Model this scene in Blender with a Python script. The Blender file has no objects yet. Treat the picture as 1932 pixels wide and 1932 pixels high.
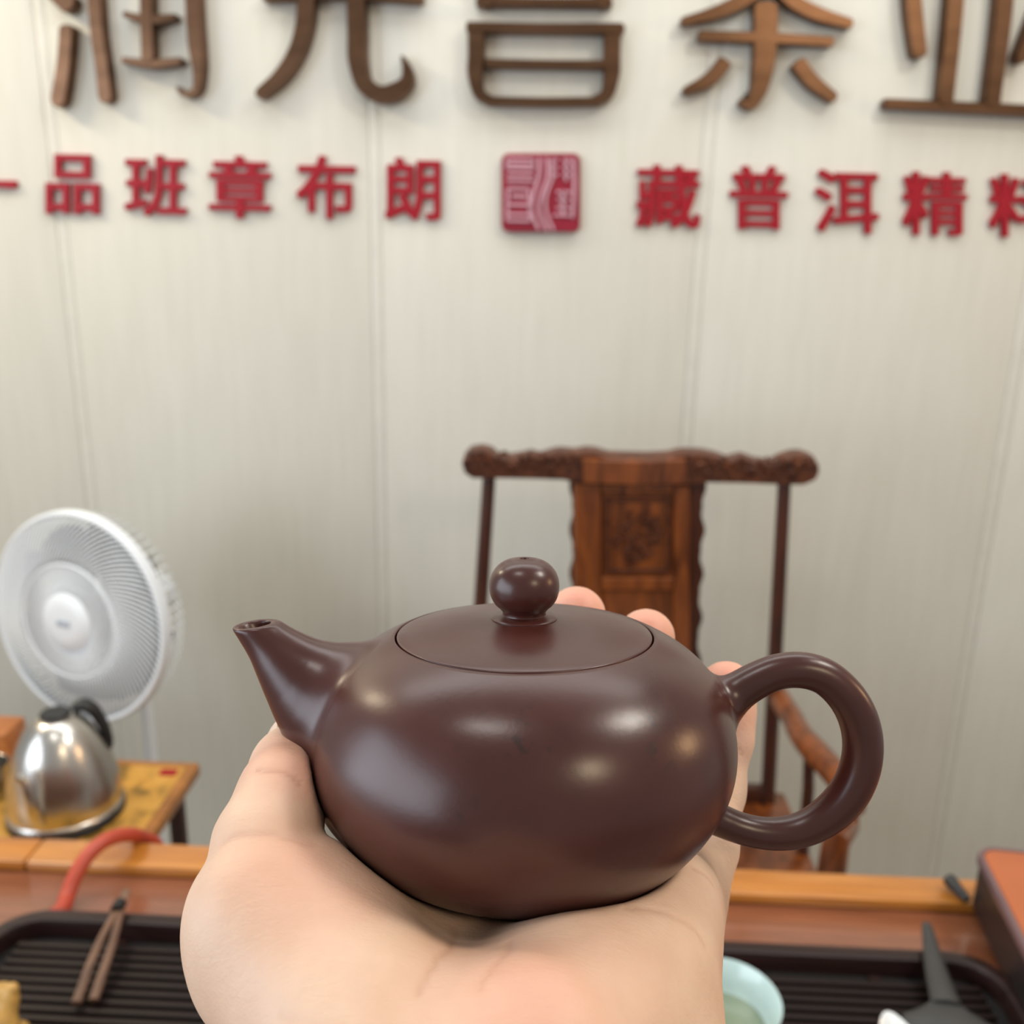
import bpy, bmesh, math, random
import numpy as np
from mathutils import Vector, Matrix

random.seed(4)
rng = np.random.default_rng(4)
SC = bpy.context.scene
COL = SC.collection

# ------------------------------------------------------------------ camera
FPX = 1787.0
CAM = np.array([0.0, 0.0, 1.40])
PITCH, YAW, ROLL = math.radians(16.1), math.radians(2.0), math.radians(1.26)
F_ = np.array([-math.sin(YAW) * math.cos(PITCH), math.cos(YAW) * math.cos(PITCH), -math.sin(PITCH)])
R0 = np.cross(F_, [0, 0, 1.0]); R0 /= np.linalg.norm(R0)
U0 = np.cross(R0, F_)
R_ = math.cos(ROLL) * R0 + math.sin(ROLL) * U0
U_ = -math.sin(ROLL) * R0 + math.cos(ROLL) * U0
cd = bpy.data.cameras.new('camera')
cam = bpy.data.objects.new('camera', cd); COL.objects.link(cam)
cam.matrix_world = Matrix(((R_[0], U_[0], -F_[0], CAM[0]), (R_[1], U_[1], -F_[1], CAM[1]), (R_[2], U_[2], -F_[2], CAM[2]), (0, 0, 0, 1)))
cd.sensor_width = 36.0
cd.lens = FPX / 1932 * 36.0
cd.clip_start = 0.01
cd.dof.use_dof = True
cd.dof.focus_distance = 0.186
cd.dof.aperture_fstop = cd.lens / 1.75
SC.camera = cam

# ------------------------------------------------------------------ world, lamps, exposure
w = bpy.data.worlds.new('room_light'); SC.world = w; w.use_nodes = True
w.node_tree.nodes['Background'].inputs[0].default_value = (0.98, 0.98, 0.95, 1)
w.node_tree.nodes['Background'].inputs[1].default_value = 0.52

def area(name, loc, target, sx, sy, power, color):
    l = bpy.data.lights.new(name, 'AREA'); l.shape = 'RECTANGLE'; l.size = sx; l.size_y = sy
    l.energy = power; l.color = color
    o = bpy.data.objects.new(name, l); COL.objects.link(o)
    o.location = loc
    o.rotation_euler = (Vector(target) - Vector(loc)).to_track_quat('-Z', 'Y').to_euler()
    return o
area('shop_window_light', (-1.95, -0.85, 1.52), (0, -0.85, 1.50), 2.5, 1.3, 58, (0.80, 0.89, 1.0))
area('ceiling_panel_light', (1.22, 0.30, 2.75), (0.3, 0.5, 1.0), 0.38, 0.38, 20, (1.0, 0.93, 0.82))
area('ceiling_panel_light_rear', (-0.42, -0.12, 2.75), (-0.3, 0.5, 1.0), 0.45, 0.22, 5, (1.0, 0.97, 0.92))
area('ceiling_panel_light_middle', (-0.2, 1.15, 2.78), (-0.2, 1.45, 0.8), 2.6, 0.6, 28, (1.0, 0.99, 0.96))
area('warm_wall_lamp', (2.3, 0.55, 1.82), (0.0, 0.5, 1.3), 0.35, 0.35, 8, (1.0, 0.60, 0.30))
area('warm_ceiling_downlight', (1.22, -1.25, 2.52), (0.45, 1.7, 1.7), 0.40, 0.40, 12, (1.0, 0.80, 0.54))
area('warm_cove_light', (-1.75, 1.2, 2.3), (-1.3, 1.75, 1.1), 0.6, 0.15, 19, (1.0, 0.84, 0.60))
SC.view_settings.view_transform = 'Standard'
SC.view_settings.look = 'None'
SC.view_settings.gamma = 1.0
SC.view_settings.use_curve_mapping = False
SC.view_settings.exposure = -0.35

# ------------------------------------------------------------------ projection helpers (turn photo pixels into points at known planes)
def c2w(P):
    P = np.asarray(P, float)
    return CAM + P[..., 0:1] * R_ - P[..., 1:2] * U_ + P[..., 2:3] * F_
def ray(px, py):
    return (px - 966) / FPX * R_ - (py - 966) / FPX * U_ + F_
def on_y(px, py, Y):
    d = ray(px, py); return CAM + d * ((Y - CAM[1]) / d[1])
def on_z(px, py, Z):
    d = ray(px, py); return CAM + d * ((Z - CAM[2]) / d[2])
def PX(px, py, z):      # camera-frame point
    return np.array([(px - 966) / FPX * z, (py - 966) / FPX * z, z])

# ------------------------------------------------------------------ materials
def srgb(r, g, b):
    def f(c):
        c /= 255.0
        return c / 12.92 if c <= 0.04045 else ((c + 0.055) / 1.055) ** 2.4
    return (f(r), f(g), f(b), 1.0)
class NT:
    def __init__(s, name):
        s.m = bpy.data.materials.new(name); s.m.use_nodes = True
        s.t = s.m.node_tree; s.b = s.t.nodes['Principled BSDF']
    def n(s, typ, **kw):
        nd = s.t.nodes.new(typ)
        for k, v in kw.items():
            if k in nd.inputs: nd.inputs[k].default_value = v
            else: setattr(nd, k, v)
        return nd
    def l(s, a, b): s.t.links.new(a, b)
    def coords(s, scale=(1, 1, 1), rot=(0, 0, 0), kind='Object'):
        tc = s.n('ShaderNodeTexCoord'); mp = s.n('ShaderNodeMapping')
        mp.inputs['Scale'].default_value = scale; mp.inputs['Rotation'].default_value = rot
        s.l(tc.outputs[kind], mp.inputs['Vector']); return mp.outputs['Vector']
    def ramp(s, fac, stops):
        r = s.n('ShaderNodeValToRGB'); e = r.color_ramp.elements
        while len(e) < len(stops): e.new(0.5)
        for i, (p, c) in enumerate(stops): e[i].position = p; e[i].color = c
        s.l(fac, r.inputs['Fac']); return r.outputs['Color']
    def bump(s, h, strength=0.2, dist=0.001):
        b = s.n('ShaderNodeBump'); b.inputs['Strength'].default_value = strength; b.inputs['Distance'].default_value = dist
        s.l(h, b.inputs['Height']); s.l(b.outputs['Normal'], s.b.inputs['Normal']); return b
def plain(name, col, rough=0.5, metal=0.0, var=0.08, scale=30.0, bump=0.0, spec=0.5, stretch=(1, 1, 1), coat=0.0):
    t = NT(name)
    no = t.n('ShaderNodeTexNoise'); no.inputs['Scale'].default_value = scale; no.inputs['Detail'].default_value = 4
    t.l(t.coords(stretch), no.inputs['Vector'])
    lo = tuple(c * (1 - var) for c in col[:3]) + (1,); hi = tuple(min(1, c * (1 + var)) for c in col[:3]) + (1,)
    t.l(t.ramp(no.outputs['Fac'], [(0.3, lo), (0.7, hi)]), t.b.inputs['Base Color'])
    t.b.inputs['Roughness'].default_value = rough; t.b.inputs['Metallic'].default_value = metal
    t.b.inputs['Specular IOR Level'].default_value = spec
    t.b.inputs['Coat Weight'].default_value = coat; t.b.inputs['Coat Roughness'].default_value = 0.12
    if bump: t.bump(no.outputs['Fac'], bump, 0.001)
    return t.m
def wood(name, dark, light, rough=0.35, scale=(3, 26, 26), coat=0.0, bump=0.06):
    t = NT(name)
    v = t.coords(scale)
    n1 = t.n('ShaderNodeTexNoise'); n1.inputs['Scale'].default_value = 1.6; n1.inputs['Detail'].default_value = 6; n1.inputs['Distortion'].default_value = 1.2
    t.l(v, n1.inputs['Vector'])
    t.l(t.ramp(n1.outputs['Fac'], [(0.30, dark), (0.70, light)]), t.b.inputs['Base Color'])
    t.b.inputs['Roughness'].default_value = rough
    t.b.inputs['Coat Weight'].default_value = coat; t.b.inputs['Coat Roughness'].default_value = 0.15
    t.bump(n1.outputs['Fac'], bump, 0.002)
    return t.m

def wallpaper():
    t = NT('wall_panel_cloth')
    n1 = t.n('ShaderNodeTexNoise'); n1.inputs['Scale'].default_value = 1.0; n1.inputs['Detail'].default_value = 5
    t.l(t.coords((60, 60, 6)), n1.inputs['Vector'])
    n2 = t.n('ShaderNodeTexNoise'); n2.inputs['Scale'].default_value = 5.0; n2.inputs['Detail'].default_value = 3
    t.l(t.coords((1, 1, 0.6)), n2.inputs['Vector'])
    mx = t.n('ShaderNodeMath', operation='MULTIPLY_ADD'); mx.inputs[1].default_value = 0.6
    t.l(n1.outputs['Fac'], mx.inputs[0])
    m2 = t.n('ShaderNodeMath', operation='MULTIPLY'); m2.inputs[1].default_value = 0.4
    t.l(n2.outputs['Fac'], m2.inputs[0]); t.l(m2.outputs[0], mx.inputs[2])
    t.l(t.ramp(mx.outputs[0], [(0.3, srgb(207, 206, 196)), (0.7, srgb(215, 214, 205))]), t.b.inputs['Base Color'])
    t.b.inputs['Roughness'].default_value = 0.6
    t.bump(n1.outputs['Fac'], 0.06, 0.001)
    return t.m

M = {}
M['wall'] = wallpaper()
M['batten'] = plain('wall_batten', srgb(210, 209, 200), 0.5, 0, 0.03)
M['floor'] = plain('floor_tile', srgb(150, 140, 128), 0.3, 0, 0.06, 6)
M['bronze'] = plain('antique_bronze', srgb(108, 80, 61), 0.30, 1.0, 0.24, 9, 0.05, stretch=(1, 1, 4))
M['red'] = plain('red_acrylic', srgb(152, 14, 34), 0.5, 0, 0.05, 20, spec=0.3)
M['seal'] = plain('crimson_seal', srgb(134, 24, 46), 0.42, 0, 0.14, 30, spec=0.4)
M['seal_line'] = plain('seal_pale_relief', srgb(196, 150, 164), 0.3, 0, 0.08, 30)
M['rosewood'] = wood('chair_rosewood', srgb(70, 33, 15), srgb(138, 74, 31), 0.32, (26, 26, 4), 0.3)
M['rosewood_dark'] = wood('chair_rosewood_dark', srgb(46, 21, 14), srgb(78, 38, 22), 0.35, (26, 26, 4), 0.2)
M['carving'] = wood('chair_carving', srgb(52, 25, 14), srgb(102, 54, 28), 0.4, (40, 40, 40))
M['ledge'] = wood('table_honey_wood', srgb(160, 96, 34), srgb(198, 130, 54), 0.28, (3, 40, 40), 0.4, 0.03)
M['table'] = wood('table_brown_wood', srgb(120, 72, 50), srgb(146, 92, 66), 0.22, (3, 34, 34), 0.5, 0.03)
M['tray'] = wood('tray_dark_wood', srgb(30, 18, 17), srgb(50, 32, 30), 0.3, (3, 40, 40), 0.25, 0.03)
M['slat'] = wood('tray_slat_wood', srgb(22, 14, 13), srgb(38, 25, 23), 0.45, (3, 60, 60), 0.0, 0.03)
for k_ in ('slat', 'tray'): M[k_].node_tree.nodes['Principled BSDF'].inputs['Specular IOR Level'].default_value = 0.22
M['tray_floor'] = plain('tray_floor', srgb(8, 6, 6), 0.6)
M['hose'] = plain('red_silicone', srgb(176, 66, 44), 0.42, 0, 0.04, 20)
M['tongs'] = wood('tongs_wood', srgb(70, 46, 34), srgb(126, 92, 70), 0.55, (30, 6, 30))
M['black'] = plain('black_plastic', srgb(20, 20, 21), 0.4, 0, 0.1, 40)
M['grey_tool'] = plain('charcoal_tool', srgb(54, 53, 52), 0.55, 0, 0.12, 40)
M['celadon'] = plain('celadon_glaze', srgb(186, 208, 207), 0.15, 0, 0.03, 12, coat=0.3)
M['tea'] = plain('tea_in_bowl', srgb(128, 142, 122), 0.05, 0, 0.03, 12)
M['porcelain'] = plain('white_porcelain', srgb(232, 236, 238), 0.12, 0, 0.02, 12)
M['steel'] = plain('brushed_steel', srgb(198, 194, 188), 0.27, 1.0, 0.05, 5, stretch=(1, 1, 0.1))
M['fan_white'] = plain('fan_white_plastic', srgb(226, 232, 238), 0.35, 0, 0.02, 12)
M['fan_grey'] = plain('fan_blade_plastic', srgb(112, 117, 120), 0.5, 0, 0.03, 12)
M['fan_badge'] = plain('fan_badge_grey', srgb(168, 178, 190), 0.3)
M['orange_top'] = plain('orange_lacquer', srgb(174, 96, 56), 0.45, 0, 0.07, 14)
M['box_side'] = plain('dark_lacquer', srgb(40, 33, 33), 0.4, 0, 0.1, 20)
M['box_rim'] = plain('mauve_metal_rim', srgb(136, 112, 116), 0.3, 0.6, 0.05, 20)
M['resin'] = plain('amber_resin', srgb(190, 148, 78), 0.3, 0, 0.25, 45, 0.2)
M['oak'] = wood('orange_oak', srgb(150, 88, 44), srgb(186, 120, 66), 0.4, (4, 30, 30))
M['side_frame'] = wood('side_table_frame', srgb(140, 88, 36), srgb(172, 112, 48), 0.35, (4, 30, 30), 0.2)
M['side_leg'] = wood('side_table_leg', srgb(40, 20, 14), srgb(62, 32, 22), 0.4, (26, 26, 4))

def gold_print():
    t = NT('gold_printed_panel')
    n1 = t.n('ShaderNodeTexNoise'); n1.inputs['Scale'].default_value = 26; n1.inputs['Detail'].default_value = 5
    t.l(t.coords((1, 1, 1)), n1.inputs['Vector'])
    c = t.ramp(n1.outputs['Fac'], [(0.36, srgb(128, 98, 38)), (0.48, srgb(196, 144, 58)), (0.7, srgb(214, 162, 74))])
    t.l(c, t.b.inputs['Base Color']); t.b.inputs['Roughness'].default_value = 0.35
    return t.m
M['gold'] = gold_print()

def clay():
    t = NT('purple_clay')
    v = t.coords((1, 1, 1))
    n1 = t.n('ShaderNodeTexNoise'); n1.inputs['Scale'].default_value = 55; n1.inputs['Detail'].default_value = 3; n1.inputs['Distortion'].default_value = 0.2
    t.l(v, n1.inputs['Vector'])
    n2 = t.n('ShaderNodeTexNoise'); n2.inputs['Scale'].default_value = 900; n2.inputs['Detail'].default_value = 3
    t.l(v, n2.inputs['Vector'])
    base = t.ramp(n1.outputs['Fac'], [(0.0, srgb(54, 24, 20)), (1.0, srgb(77, 38, 32))])
    at = t.n('ShaderNodeAttribute', attribute_name='stain')
    mix = t.n('ShaderNodeMix', data_type='RGBA'); mix.inputs['B'].default_value = srgb(34, 22, 20)
    n3 = t.n('ShaderNodeTexNoise'); n3.inputs['Scale'].default_value = 420; n3.inputs['Detail'].default_value = 3
    t.l(v, n3.inputs['Vector'])
    th = t.n('ShaderNodeMapRange'); th.inputs['From Min'].default_value = 0.56; th.inputs['From Max'].default_value = 0.66
    t.l(n3.outputs['Fac'], th.inputs['Value'])
    mu = t.n('ShaderNodeMath', operation='MULTIPLY'); t.l(th.outputs[0], mu.inputs[0]); t.l(at.outputs['Fac'], mu.inputs[1])
    t.l(mu.outputs[0], mix.inputs['Factor']); t.l(base, mix.inputs['A'])
    t.l(mix.outputs['Result'], t.b.inputs['Base Color'])
    r = t.n('ShaderNodeMapRange'); r.inputs['From Min'].default_value = 0.3; r.inputs['From Max'].default_value = 0.7
    r.inputs['To Min'].default_value = 0.26; r.inputs['To Max'].default_value = 0.33
    t.l(n1.outputs['Fac'], r.inputs['Value']); t.l(r.outputs[0], t.b.inputs['Roughness'])
    t.b.inputs['Specular IOR Level'].default_value = 0.52
    t.bump(n2.outputs['Fac'], 0.05, 0.0003)
    return t.m
M['clay'] = clay()
M['clay_hole'] = plain('clay_hole_dark', srgb(14, 9, 9), 0.8)

def skin():
    t = NT('skin')
    v = t.coords((1, 1, 1))
    n1 = t.n('ShaderNodeTexNoise'); n1.inputs['Scale'].default_value = 70; n1.inputs['Detail'].default_value = 4
    t.l(v, n1.inputs['Vector'])
    base = t.ramp(n1.outputs['Fac'], [(0.3, srgb(210, 174, 148)), (0.7, srgb(221, 189, 164))])
    at = t.n('ShaderNodeAttribute', attribute_name='pink')
    mx = t.n('ShaderNodeMix', data_type='RGBA'); mx.inputs['B'].default_value = srgb(224, 146, 126)
    t.l(at.outputs['Fac'], mx.inputs['Factor']); t.l(base, mx.inputs['A'])
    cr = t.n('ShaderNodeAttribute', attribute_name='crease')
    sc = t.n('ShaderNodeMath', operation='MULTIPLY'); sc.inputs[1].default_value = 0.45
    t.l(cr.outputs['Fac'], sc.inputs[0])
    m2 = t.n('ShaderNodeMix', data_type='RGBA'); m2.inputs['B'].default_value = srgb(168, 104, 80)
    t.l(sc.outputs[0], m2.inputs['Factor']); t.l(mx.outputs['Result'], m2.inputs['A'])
    t.l(m2.outputs['Result'], t.b.inputs['Base Color'])
    t.b.inputs['Roughness'].default_value = 0.5
    t.b.inputs['Subsurface Weight'].default_value = 0.12
    t.b.inputs['Subsurface Radius'].default_value = (0.004, 0.0015, 0.0008)
    t.b.inputs['Subsurface Scale'].default_value = 0.6
    n2 = t.n('ShaderNodeTexNoise'); n2.inputs['Scale'].default_value = 1.0; n2.inputs['Detail'].default_value = 5; n2.inputs['Distortion'].default_value = 0.8
    t.l(t.coords((260, 900, 500), (0.3, 0.2, 0.5)), n2.inputs['Vector'])
    n4 = t.n('ShaderNodeTexVoronoi'); n4.inputs['Scale'].default_value = 1500
    t.l(v, n4.inputs['Vector'])
    ad = t.n('ShaderNodeMath', operation='MULTIPLY_ADD'); ad.inputs[1].default_value = 0.25
    t.l(n4.outputs['Distance'], ad.inputs[0]); t.l(n2.outputs['Fac'], ad.inputs[2])
    su = t.n('ShaderNodeMath', operation='MULTIPLY_ADD'); su.inputs[1].default_value = -1.6
    t.l(cr.outputs['Fac'], su.inputs[0]); t.l(ad.outputs[0], su.inputs[2])
    t.bump(su.outputs[0], 0.24, 0.0005)
    return t.m
M['skin'] = skin()
M['nail'] = plain('fingernail', srgb(232, 200, 176), 0.25, 0, 0.03, 60)

# ------------------------------------------------------------------ object helpers
ORG = {}
def thing(name, label, cat, loc, group=None):
    o = bpy.data.objects.new(name, None); COL.objects.link(o); o.location = loc; o.empty_display_size = 0.02
    o['label'] = label; o['category'] = cat
    if group: o['group'] = group
    ORG[o.name] = np.array(loc, float); return o
def tag(o, label, cat, group=None):
    o['label'] = label; o['category'] = cat
    if group: o['group'] = group
    return o
def obj(name, verts, faces, mat, parent=None, smooth=True, loc=None, label=None, sharp=40):
    V = np.asarray(verts, float)
    org = ORG[parent.name] if parent is not None else (np.array(loc, float) if loc is not None else np.array([(V[:, 0].min() + V[:, 0].max()) / 2, (V[:, 1].min() + V[:, 1].max()) / 2, V[:, 2].min()]))
    me = bpy.data.meshes.new(name)
    me.from_pydata((V - org).tolist(), [], [tuple(int(i) for i in f) for f in faces])
    me.update()
    me.materials.append(M[mat] if isinstance(mat, str) else mat)
    if smooth:
        me.polygons.foreach_set('use_smooth', np.ones(len(me.polygons), bool))
        if sharp: me.set_sharp_from_angle(angle=math.radians(sharp))
    o = bpy.data.objects.new(name, me); COL.objects.link(o)
    if parent is not None: o.parent = parent
    else: o.location = org
    ORG[o.name] = org
    if label: o['label'] = label
    return o
class G:        # geometry collector
    def __init__(s): s.v = []; s.f = []
    def add(s, v, f):
        k = len(s.v); s.v += [tuple(p) for p in v]; s.f += [tuple(i + k for i in q) for q in f]; return s
    def box(s, c, size, bev=0.0, rot=None):
        bm = bmesh.new(); bmesh.ops.create_cube(bm, size=1.0)
        for p in bm.verts: p.co = Vector((p.co.x * size[0], p.co.y * size[1], p.co.z * size[2]))
        if bev: bmesh.ops.bevel(bm, geom=list(bm.edges), offset=bev, segments=2, affect='EDGES', profile=0.5)
        Rm = Matrix(rot) if rot is not None else Matrix.Identity(3)
        bm.verts.index_update()
        s.add([tuple(np.array(c) + np.array(Rm @ p.co)) for p in bm.verts], [[q.index for q in f.verts] for f in bm.faces]); bm.free(); return s
    def tube(s, pts, rad, n=12, caps=True, closed=False, flat=1.0, up=None):
        P = np.asarray(pts, float); m = len(P); rad = np.broadcast_to(np.asarray(rad, float), (m,))
        T = np.roll(P, -1, 0) - np.roll(P, 1, 0) if closed else np.gradient(P, axis=0)
        T /= np.linalg.norm(T, axis=1)[:, None]
        a = np.array(up, float) if up is not None else (np.array([0, 0, 1.0]) if abs(T[0, 2]) < 0.9 else np.array([1.0, 0, 0]))
        V = []; nrm = a - T[0] * (a @ T[0]); nrm /= np.linalg.norm(nrm)
        for i in range(m):
            nrm = nrm - T[i] * (nrm @ T[i]); nrm /= np.linalg.norm(nrm)
            b = np.cross(T[i], nrm)
            for k in range(n):
                th = 2 * math.pi * k / n
                V.append(P[i] + rad[i] * (math.cos(th) * nrm * flat + math.sin(th) * b))
        Fc = []
        for i in range(m if closed else m - 1):
            j = (i + 1) % m
            for k in range(n):
                k2 = (k + 1) % n; Fc.append((i * n + k, i * n + k2, j * n + k2, j * n + k))
        if caps and not closed: Fc.append(tuple(range(n))[::-1]); Fc.append(tuple((m - 1) * n + k for k in range(n)))
        return s.add(V, Fc)
    def lathe(s, prof, c, ax=(0, 0, 1), n=48, ex=None):
        ax = np.array(ax, float); ax /= np.linalg.norm(ax)
        if ex is None: ex = np.cross(ax, [0.3, 0.9, 0.1]); ex = ex / np.linalg.norm(ex)
        ey = np.cross(ax, ex); V = []; Fc = []; rings = []
        for r, h in prof:
            if r < 1e-7: rings.append([len(V)]); V.append(np.array(c) + h * ax)
            else:
                rings.append(list(range(len(V), len(V) + n)))
                for k in range(n):
                    t = 2 * math.pi * k / n; V.append(np.array(c) + h * ax + r * (math.cos(t) * ex + math.sin(t) * ey))
        for A, B in zip(rings[:-1], rings[1:]):
            if len(A) == 1 and len(B) == 1: continue
            for k in range(n):
                k2 = (k + 1) % n
                if len(A) == 1: Fc.append((A[0], B[k2], B[k]))
                elif len(B) == 1: Fc.append((A[k], A[k2], B[0]))
                else: Fc.append((A[k], A[k2], B[k2], B[k]))
        return s.add(V, [f[::-1] for f in Fc])
    def make(s, name, mat, parent=None, **kw): return obj(name, s.v, s.f, mat, parent, **kw)
def spline(P, n):
    P = np.asarray(P, float); m = len(P)
    d = np.concatenate([[0], np.cumsum(np.linalg.norm(np.diff(P, axis=0), axis=1) + 1e-9)])
    return hermite(np.linspace(0, d[-1], n), d, P)
def hermite(x, xp, yp):
    xp = np.asarray(xp, float); yp = np.asarray(yp, float)
    if yp.ndim == 1: return hermite(x, xp, yp[:, None])[:, 0]
    g = np.gradient(yp, xp, axis=0) if len(xp) > 2 else np.tile((yp[1] - yp[0]) / (xp[1] - xp[0]), (2, 1))
    i = np.clip(np.searchsorted(xp, x) - 1, 0, len(xp) - 2); h = (xp[i + 1] - xp[i])[:, None]; t = ((x - xp[i])[:, None]) / h
    return (2*t**3-3*t**2+1)*yp[i] + (t**3-2*t**2+t)*h*g[i] + (-2*t**3+3*t**2)*yp[i+1] + (t**3-t**2)*h*g[i+1]
def prism(g, loop2d, to3, y0, y1, bev=0.0):
    """closed outline -> solid between depth y0 (front) and y1 (back); to3(p, y) gives a point"""
    L = np.asarray(loop2d, float); n = len(L)
    c = L.mean(0)
    nx = np.roll(L, -1, 0) - np.roll(L, 1, 0); nr = np.stack([nx[:, 1], -nx[:, 0]], 1); nr /= np.linalg.norm(nr, axis=1)[:, None] + 1e-9
    area2 = np.sum(L[:, 0] * np.roll(L[:, 1], -1) - np.roll(L[:, 0], -1) * L[:, 1])
    if area2 < 0: nr = -nr
    V = [to3(p, y0) for p in L - nr * bev[0]] + [to3(p, y0 + bev[1]) for p in L] + [to3(p, y1) for p in L] if bev else [to3(p, y0) for p in L] + [to3(p, y1) for p in L]
    k = 3 if bev else 2
    Fc = [tuple(range(n)), tuple((k - 1) * n + i for i in range(n))[::-1]]
    for q in range(k - 1):
        for i in range(n): Fc.append((q * n + i, q * n + (i + 1) % n, (q + 1) * n + (i + 1) % n, (q + 1) * n + i)[::-1])
    if area2 < 0: Fc = [f[::-1] for f in Fc]
    return g.add(V, Fc)

# ------------------------------------------------------------------ setting
WY = 1.75
floor = G().box((0, 0.3, -0.02), (7, 7, 0.04)).make('floor', 'floor', smooth=False); floor['kind'] = 'structure'
wall = G().box((0, WY + 0.06, 1.4), (4.6, 0.08, 2.8)).make('wall_back', 'batten', smooth=False); wall['kind'] = 'structure'
seams = [on_y(101, 280, WY)[0], on_y(709, 400, WY)[0], on_y(1339, 240, WY)[0], on_y(1945, 530, WY)[0]]
pitch_ = seams[2] - seams[1]
edges = [seams[0] - 2 * pitch_, seams[0] - pitch_] + seams + [seams[3] + pitch_, seams[3] + 2 * pitch_]
for a, b in zip(edges[:-1], edges[1:]):
    x0, x1 = a + 0.0105, b - 0.0105
    G().box(((x0 + x1) / 2, WY + 0.01, 1.4), (x1 - x0, 0.02, 2.796), 0.002).make('panel', 'wall', wall)
for a in edges[1:-1]:
    G().box((a, WY + 0.0112, 1.4), (0.0205, 0.02, 2.79), 0.0015).make('batten', 'batten', wall)

# ------------------------------------------------------------------ bronze sign characters
YF = WY - 0.030
def w_to3(p, y):
    q = on_y(p[0], p[1], YF); return (q[0], y, q[2])
STK = [0]
def stroke(parent, pts, wid, n=18, cap=0.35, y0=None, y1=WY - 0.001, mat='bronze', bev=(2.2, 0.004), mesh=None):
    if y0 is None: STK[0] += 1; y0 = YF + 0.0007 * (STK[0] % 7); wid = [x + 3 for x in wid]
    P = spline(np.asarray(pts, float), n) if len(pts) > 2 else np.linspace(pts[0], pts[1], 6)
    W = np.interp(np.linspace(0, 1, len(P)), np.linspace(0, 1, len(wid)), wid) / 2
    T = np.gradient(P, axis=0); T /= np.linalg.norm(T, axis=1)[:, None]; N = np.stack([-T[:, 1], T[:, 0]], 1)
    A = P + N * W[:, None]; B = P - N * W[:, None]
    endc = [P[-1] + N[-1] * W[-1] * math.cos(a) + T[-1] * W[-1] * cap * 2 * math.sin(a) for a in (0.6, 1.1, 1.57, 2.04, 2.54)]
    begc = [P[0] - N[0] * W[0] * math.cos(a) - T[0] * W[0] * cap * math.sin(a) for a in (0.6, 1.1, 1.57, 2.04, 2.54)]
    loop = np.array(list(A) + endc + list(B[::-1]) + begc)
    g = mesh or G(); prism(g, loop, w_to3, y0, y1, bev)
    return g if mesh is not None else g.make('stroke', mat, parent)
BIG = 'bronze characters of the wall sign'
def bigchar(px, py, label):
    p = on_y(px, py, WY); return thing('sign_character', label, 'sign letter', (p[0], WY - 0.015, p[2]), BIG)
c = bigchar(240, 190, 'bronze raised character 润 with water dots, leftmost of the large sign letters')
stroke(c, [(70, -70), (108, -30)], [22, 34]); stroke(c, [(84, -28), (126, 6)], [24, 34])
stroke(c, [(122, 52), (119, 100), (113, 150), (107, 184)], [25, 25, 26, 27], cap=0.6)
stroke(c, [(170, -150), (174, -20), (181, 70), (190, 130), (195, 180)], [24, 25, 25, 24, 25], cap=0.5)
stroke(c, [(188, -190), (214, -158)], [22, 26])
stroke(c, [(222, -160), (300, -162), (368, -160)], [20, 18, 24])
stroke(c, [(358, -160), (361, -20), (367, 80), (372, 140), (366, 172), (345, 178), (333, 165)], [26, 27, 27, 27, 27, 16, 5], n=30)
stroke(c, [(275, -100), (274, 0), (277, 110)], [24, 23, 23])
stroke(c, [(232, -92), (275, -86), (326, -94)], [10, 13, 10]); stroke(c, [(230, 24), (262, 34), (288, 36), (326, 30)], [8, 16, 18, 10])
stroke(c, [(228, 112), (280, 119), (336, 114)], [10, 16, 13])
c = bigchar(630, 190, 'bronze raised character 元 with a long hooked right leg')
stroke(c, [(540, -120), (650, -122), (745, -118)], [18, 18, 20]); stroke(c, [(495, -10), (640, -14), (790, -7)], [18, 17, 20])
stroke(c, [(577, -6), (573, 45), (556, 100), (524, 147), (492, 174)], [34, 32, 30, 28, 22], cap=0.5)
stroke(c, [(671, -6), (672, 60), (674, 118), (688, 160), (715, 177), (745, 172), (768, 150), (766, 125), (758, 106)], [34, 34, 34, 34, 30, 30, 34, 22, 5], n=40)
c = bigchar(1025, 190, 'bronze raised character 昌 of two stacked boxes')
stroke(c, [(912, -165), (914, -70), (918, 4)], [28, 28, 28]); stroke(c, [(1135, -165), (1136, -70), (1137, 4)], [28, 28, 28])
for y in (-158, -76, 1): stroke(c, [(900, y), (1020, y + 1), (1150, y + 2)], [17, 16, 17])
stroke(c, [(882, 50), (1020, 52), (1172, 53)], [19, 17, 20]); stroke(c, [(916, 118), (1030, 120), (1144, 121)], [15, 14, 15])
stroke(c, [(898, 50), (898, 100), (897, 150), (906, 178), (930, 190)], [30, 30, 29, 22, 15], n=26)
stroke(c, [(1156, 52), (1155, 100), (1153, 150), (1144, 178), (1118, 190)], [30, 30, 30, 24, 15], n=26)
stroke(c, [(918, 189), (1025, 191), (1130, 190)], [15, 15, 15])
c = bigchar(1440, 200, 'bronze raised character 茶 with a roof stroke and short hooked stem')
stroke(c, [(1448, -34), (1400, 0), (1345, 24), (1292, 38)], [28, 27, 24, 15]); stroke(c, [(1462, -34), (1505, 4), (1550, 26), (1606, 42)], [28, 28, 27, 18])
stroke(c, [(1300, -112), (1450, -114), (1600, -108)], [20, 18, 20]); stroke(c, [(1388, -160), (1392, -80)], [26, 24]); stroke(c, [(1516, -160), (1512, -80)], [26, 24])
stroke(c, [(1322, 66), (1445, 70), (1570, 77)], [18, 20, 17])
stroke(c, [(1446, 8), (1446, 70), (1441, 130), (1430, 176), (1415, 197), (1402, 190)], [44, 44, 42, 38, 28, 14], n=30)
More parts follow.
